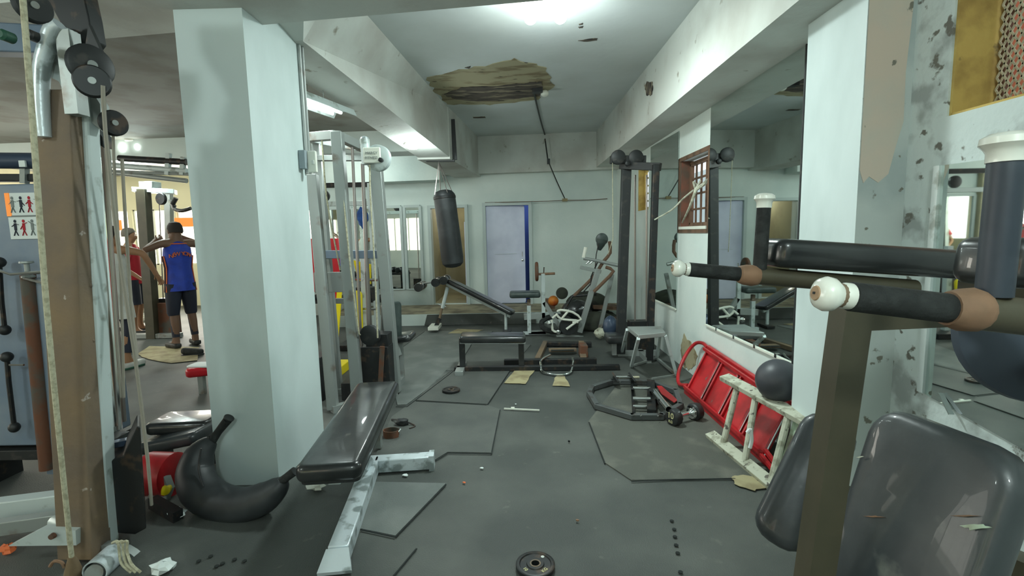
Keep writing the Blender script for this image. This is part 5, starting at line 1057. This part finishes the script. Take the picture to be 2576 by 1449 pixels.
# ================================================================ PEOPLE
def loft(rings, n=20):                                              # rings: (centre, rx, ry, yaw)
    rs_ = []
    for c_, rx, ry, yaw in rings:
        c_ = V(c_); ca, sa = math.cos(yaw), math.sin(yaw)
        rs_.append([c_+V((rx*math.cos(a)*ca-ry*math.sin(a)*sa, rx*math.cos(a)*sa+ry*math.sin(a)*ca, 0)) for a in [2*PI*i/n for i in range(n)]])
    return MB().rings(rs_, True)
def body(nm, J, E_, skin, parent, root='pelvis'):
    names = list(J); idx = {k_: i for i, k_ in enumerate(names)}
    r0 = parent; I = INV[r0.name]
    me = bpy.data.meshes.new(nm); me.from_pydata([tuple(I@V(J[k_][0])) for k_ in names], [(idx[a], idx[b]) for a, b in E_], [])
    me.materials.append(MT[skin]); o = bpy.data.objects.new(nm, me); COL.objects.link(o); o.parent = parent
    sk = o.modifiers.new('skin', 'SKIN'); sk.use_smooth_shade = True; ss = o.modifiers.new('sub', 'SUBSURF'); ss.levels = ss.render_levels = 2
    lay = me.skin_vertices[0].data if me.skin_vertices else None
    if lay is None:
        bm = bmesh.new(); bm.from_mesh(me); bm.verts.layers.skin.verify(); bm.to_mesh(me); bm.free(); lay = me.skin_vertices[0].data
    for k_ in names:
        r_ = J[k_][1]; lay[idx[k_]].radius = r_ if isinstance(r_, tuple) else (r_, r_); lay[idx[k_]].use_root = (k_ == root)
    return o
def human(nm, lab, base, yaw, h, skin, pose):
    """standing person; pose gives the arm and leg joints in the body frame (x right, y forward, metres at height 1.75)"""
    t_ = thing(nm, lab, 'person', base, yaw, local=True); s = h/1.75
    J = {'pelvis': ((0, 0, .95), (.125, .10)), 'waist': ((0, .01, 1.10), (.115, .085)), 'chest': ((0, .0, 1.30), (.135, .10)), 'upper': ((0, -.01, 1.42), (.10, .08)), 'neck': ((0, .0, 1.50), .052), 'jaw': ((0, .03, 1.57), (.058, .065)), 'skull': ((0, .02, 1.65), (.074, .085)), 'crown': ((0, .01, 1.70), (.055, .06)), 'nose': ((0, .115, 1.60), .012)}
    E_ = [('pelvis', 'waist'), ('waist', 'chest'), ('chest', 'upper'), ('upper', 'neck'), ('neck', 'jaw'), ('jaw', 'skull'), ('skull', 'crown'), ('jaw', 'nose')]
    for sd_, sg in (('L', -1), ('R', 1)):
        q = pose[sd_]
        J['sh'+sd_] = ((sg*.175, -.01, 1.41+q.get('lift', 0)), .058); J['el'+sd_] = (q['el'], .042); J['wr'+sd_] = (q['wr'], .028)
        w_, d_ = V(q['wr']), (V(q['wr'])-V(q['el'])).normalized(); sd2 = d_.cross(V(q.get('palm', (0, 1, 0)))).normalized(); pn = sd2.cross(d_)
        J['ha'+sd_] = (tuple(w_+d_*.06), (.038, .022)); E_ += [('upper', 'sh'+sd_), ('sh'+sd_, 'el'+sd_), ('el'+sd_, 'wr'+sd_), ('wr'+sd_, 'ha'+sd_)]
        for i in range(4):
            off = (i-1.5)*.019; a_ = w_+d_*.10+sd2*off; l_ = (.045, .055, .052, .04)[i]
            J['f%d%s' % (i, sd_)] = (tuple(a_), .010); J['g%d%s' % (i, sd_)] = (tuple(a_+d_*l_*.6+pn*.012), .009); J['h%d%s' % (i, sd_)] = (tuple(a_+d_*l_*.8+pn*.035), .008)
            E_ += [('ha'+sd_, 'f%d%s' % (i, sd_)), ('f%d%s' % (i, sd_), 'g%d%s' % (i, sd_)), ('g%d%s' % (i, sd_), 'h%d%s' % (i, sd_))]
        a_ = w_+d_*.035+sd2*.035; J['t0'+sd_] = (tuple(a_), .011); J['t1'+sd_] = (tuple(a_+d_*.03+sd2*.02+pn*.012), .009); E_ += [('wr'+sd_, 't0'+sd_), ('t0'+sd_, 't1'+sd_)]
        hip = (sg*.095, 0, .90); kn = q.get('kn', (sg*.11, .02, .49)); an = q.get('an', (sg*.12, -.02, .09)); to = q.get('to', (an[0]+sg*.03, an[1]+.16, .035))
        J['hp'+sd_] = (hip, .085); J['kn'+sd_] = (kn, .058); ca = V(kn).lerp(V(an), .35)+V((0, -.015, 0)); J['ca'+sd_] = (tuple(ca), .054); J['an'+sd_] = (an, .036); J['to'+sd_] = (to, (.04, .028)); hl = (an[0], an[1]-.04, .035); J['hl'+sd_] = (hl, .03)
        E_ += [('pelvis', 'hp'+sd_), ('hp'+sd_, 'kn'+sd_), ('kn'+sd_, 'ca'+sd_), ('ca'+sd_, 'an'+sd_), ('an'+sd_, 'to'+sd_), ('an'+sd_, 'hl'+sd_)]
    J = {k_: (tuple(V(v[0])*s), tuple(x*s for x in v[1]) if isinstance(v[1], tuple) else v[1]*s) for k_, v in J.items()}
    body('body', J, E_, skin, t_)
    q = MB()
    for sg in (-1, 1): q.ell(V((sg*.028, .098, 1.63))*s, .011*s, .006*s, .008*s, n=8, k=6)
    q.build('eyes', 'paper', t_); MB().ell(V((0, .104, 1.565))*s, .022*s, .008*s, .006*s, n=10, k=6).build('mouth', 'taperust', t_)
    q = MB()
    for sg in (-1, 1): q.ell(V((sg*.082, .0, 1.61))*s, .012*s, .02*s, .03*s, n=10, k=6)
    q.build('ears', skin, t_)
    return t_, s
def headcap(t_, s, m_, nm='hair'):
    q = MB(); rs_ = []
    for z_, rx, ry in ((1.60, .088, .075), (1.64, .093, .098), (1.69, .085, .092), (1.73, .062, .068), (1.745, .02, .02)):
        rs_.append([V((rx*math.cos(a), -.005+ry*math.sin(a)-(.02 if z_ < 1.62 else 0), z_+(.035*max(math.sin(a), 0) if z_ < 1.66 else 0)))*s for a in [2*PI*i/18 for i in range(18)]])
    q.rings(rs_); return q.build(nm, m_, t_)
def legcloth(t_, s, P_, m_, top=.98, low=.5, nm='shorts', fat=1.0):
    q = loft([((0, 0, low+.30 if low < .7 else top-.12), .165*s*fat, .125*s*fat, 0), ((0, 0, top), .15*s, .115*s, 0)])
    q = MB()
    for sd_, sg in (('L', -1), ('R', 1)):
        kn = V(P_[sd_].get('kn', (sg*.11, .02, .49))); hp_ = V((sg*.085, 0, .88)); f_ = (.88-low)/(.88-kn.z); e_ = hp_.lerp(kn, min(f_, 1))
        if f_ > 1: an = V(P_[sd_].get('an', (sg*.12, -.02, .09))); e_ = kn.lerp(an, (kn.z-low)/(kn.z-an.z))
        pts = [hp_+V((0, 0, .02)), hp_.lerp(e_, .5), e_] if f_ <= 1 else [hp_+V((0, 0, .02)), hp_.lerp(kn, .5), kn, e_]
        r_ = [.105, .098, .092] if f_ <= 1 else [.105, .092, .075, .064]
        q.tube([p_*s for p_ in pts], [x*s*fat for x in r_], 16)
    l2 = loft([(V((0, 0, .84))*s, .165*s*fat, .118*s*fat, 0), (V((0, 0, .92))*s, .160*s*fat, .122*s*fat, 0), (V((0, .005, top))*s, .145*s, .11*s, 0)]); q.add(l2.v, l2.f); return q.build(nm, m_, t_)
def shirt(t_, s, m_, hem=.86, nm='shirt', sleeves=None, hemr=.17):
    q = loft([(V((0, 0, hem))*s, hemr*s, .135*s, 0), (V((0, 0, 1.0))*s, .162*s, .128*s, 0), (V((0, .01, 1.12))*s, .155*s, .118*s, 0), (V((0, 0, 1.28))*s, .175*s, .128*s, 0), (V((0, -.01, 1.38))*s, .165*s, .118*s, 0), (V((0, -.01, 1.445))*s, .115*s, .095*s, 0), (V((0, 0, 1.48))*s, .07*s, .07*s, 0)])
    if sleeves:
        for a_, b_ in sleeves: q.tube([V(a_)*s, V(b_)*s], [.078*s, .068*s], 14)
    return q.build(nm, m_, t_)
def foot(t_, s, P_, m_, nm='shoe'):
    for sd_, sg in (('L', -1), ('R', 1)):
        an = V(P_[sd_].get('an', (sg*.12, -.02, .09))); to = V(P_[sd_].get('to', (an.x+sg*.03, an.y+.16, .035)))
        hl = V((an.x, an.y-.05, 0)); q = MB(); d_ = (V((to.x, to.y, 0))-hl); d_.z = 0
        q.slab(((hl+V((to.x, to.y, 0)))/2+d_.normalized()*.02+V((0, 0, .045)))*s, .10*s, (d_.length+.07)*s, .07*s, Matrix.Rotation(math.atan2(-d_.x, d_.y), 3, 'Z'), .045*s, .025*s); q.build(nm, m_, t_)

# man in the blue jersey, seen from behind, elbow raised, hand behind the neck
Yp = 6.7; bx = P(452, 700, Yp).x
pose = {'L': {'el': (-.40, -.02, 1.36), 'wr': (-.20, .10, 1.49), 'palm': (0, 1, 0), 'lift': .05}, 'R': {'el': (.42, .05, 1.38), 'wr': (.18, .16, 1.52), 'palm': (0, 1, 0), 'lift': .04}}
t_, s = human('person', 'man in a blue basketball jersey and dark cap seen from behind with raised elbows', (bx, Yp, 0), R(56), 1.76, 'skin', pose)
j_ = shirt(t_, s, 'jersey', .80, 'jersey', hemr=.185)
for sg in (-1, 1):
    q = MB(); pts = [(sg*.186, .79), (sg*.165, 1.0), (sg*.158, 1.12), (sg*.178, 1.28)]
    for off, m_ in ((0, 'shorts'), (-.03, 'jorange'), (.03, 'jorange')):
        q = MB(); q.tube([V((x_, off, z_))*s for x_, z_ in pts], .016*s if m_ == 'shorts' else .008*s, 6); q.build('side_stripe', m_, j_)
q = MB(); q.tube([V((.115*math.cos(a)*1.04, -.01+.095*math.sin(a)*1.04, 1.445))*s for a in [2*PI*i/16 for i in range(16)]], .008*s, 6, closed=True); q.build('neck_trim', 'jorange', j_)
for i, ch_ in enumerate('NEW YORK'):
    a = (i-3.5)*.034; text('lettering', ch_, .072*s, V((a, -.136+abs(a)**2*1.8, 1.31-abs(a)**2*2.2))*s, Euler((R(90), 0, 0)), 'jorange', j_, .006) if ch_ != ' ' else None
headcap(t_, s, 'hair', 'cap'); legcloth(t_, s, pose, 'shorts', .96, .46); legcloth(t_, s, pose, 'shorts', .80, .16, 'leggings', .72); foot(t_, s, pose, 'black')
# man bending an arm behind the ropes, white shirt
Yw = 5.2; g_ = G(322, 925, 0); Yw = g_.y
pose2 = {'R': {'el': (.36, .06, 1.40), 'wr': (.42, .16, 1.14), 'palm': (0, -1, 0), 'lift': .04, 'an': (.10, -.05, .09)}, 'L': {'el': (-.32, .06, 1.16), 'wr': (-.28, .28, 1.05), 'palm': (1, 0, 0)}}
t_, s = human('person', 'person in a loose white top and black leggings behind the cable ropes, elbow out', (P(296, 800, Yw).x, Yw, 0), R(-4), 1.70, 'skin2', pose2)
shirt(t_, s, 'whitecloth', .62, 'shirt', hemr=.21); headcap(t_, s, 'hair'); legcloth(t_, s, pose2, 'shorts', .9, .2, 'leggings', .85)
foot(t_, s, pose2, 'whitecloth', 'sock')
for sg in (-1, 1): 
    an = V(pose2['L' if sg < 0 else 'R'].get('an', (sg*.12, -.02, .09))); MB().slab(V((an.x+sg*.015, an.y+.06, .012))*s, .11*s, .29*s, .022*s, Matrix.Rotation(R(-8*sg), 3, 'Z'), .05*s, .006).build('sandal', 'green', t_)
# man in the red shirt further back
Yr = 7.7; pose3 = {'L': {'el': (-.30, -.02, 1.14), 'wr': (-.27, .18, .98)}, 'R': {'el': (.29, -.04, 1.13), 'wr': (.26, .16, .95)}}
t_, s = human('person', 'grey-haired man in a red shirt and dark shorts beyond the ropes', (P(336, 700, Yr).x, Yr, 0), R(-70), 1.72, 'skin2', pose3)
shirt(t_, s, 'redcloth', .84, sleeves=[((-.16, -.01, 1.40), (-.25, -.01, 1.26)), ((.16, -.01, 1.40), (.24, -.01, 1.25))]); headcap(t_, s, 'hairgrey'); legcloth(t_, s, pose3, 'shorts', .9, .5); foot(t_, s, pose3, 'black')
# black shoe on the floor left of the column
t = thing('black_shoe', 'single dark shoe on the floor left of the big column', 'shoe', G(482, 885))
c = G(484, 884, .05); MB().slab(c, .26, .1, .08, Euler((0, R(8), R(12))), .045, .03).build('upper', 'foam', t); MB().slab(c-V((0, 0, .04)), .27, .105, .02, Euler((0, 0, R(12))), .05, .008).build('sole', 'black', t)
print('objects', len(bpy.data.objects))
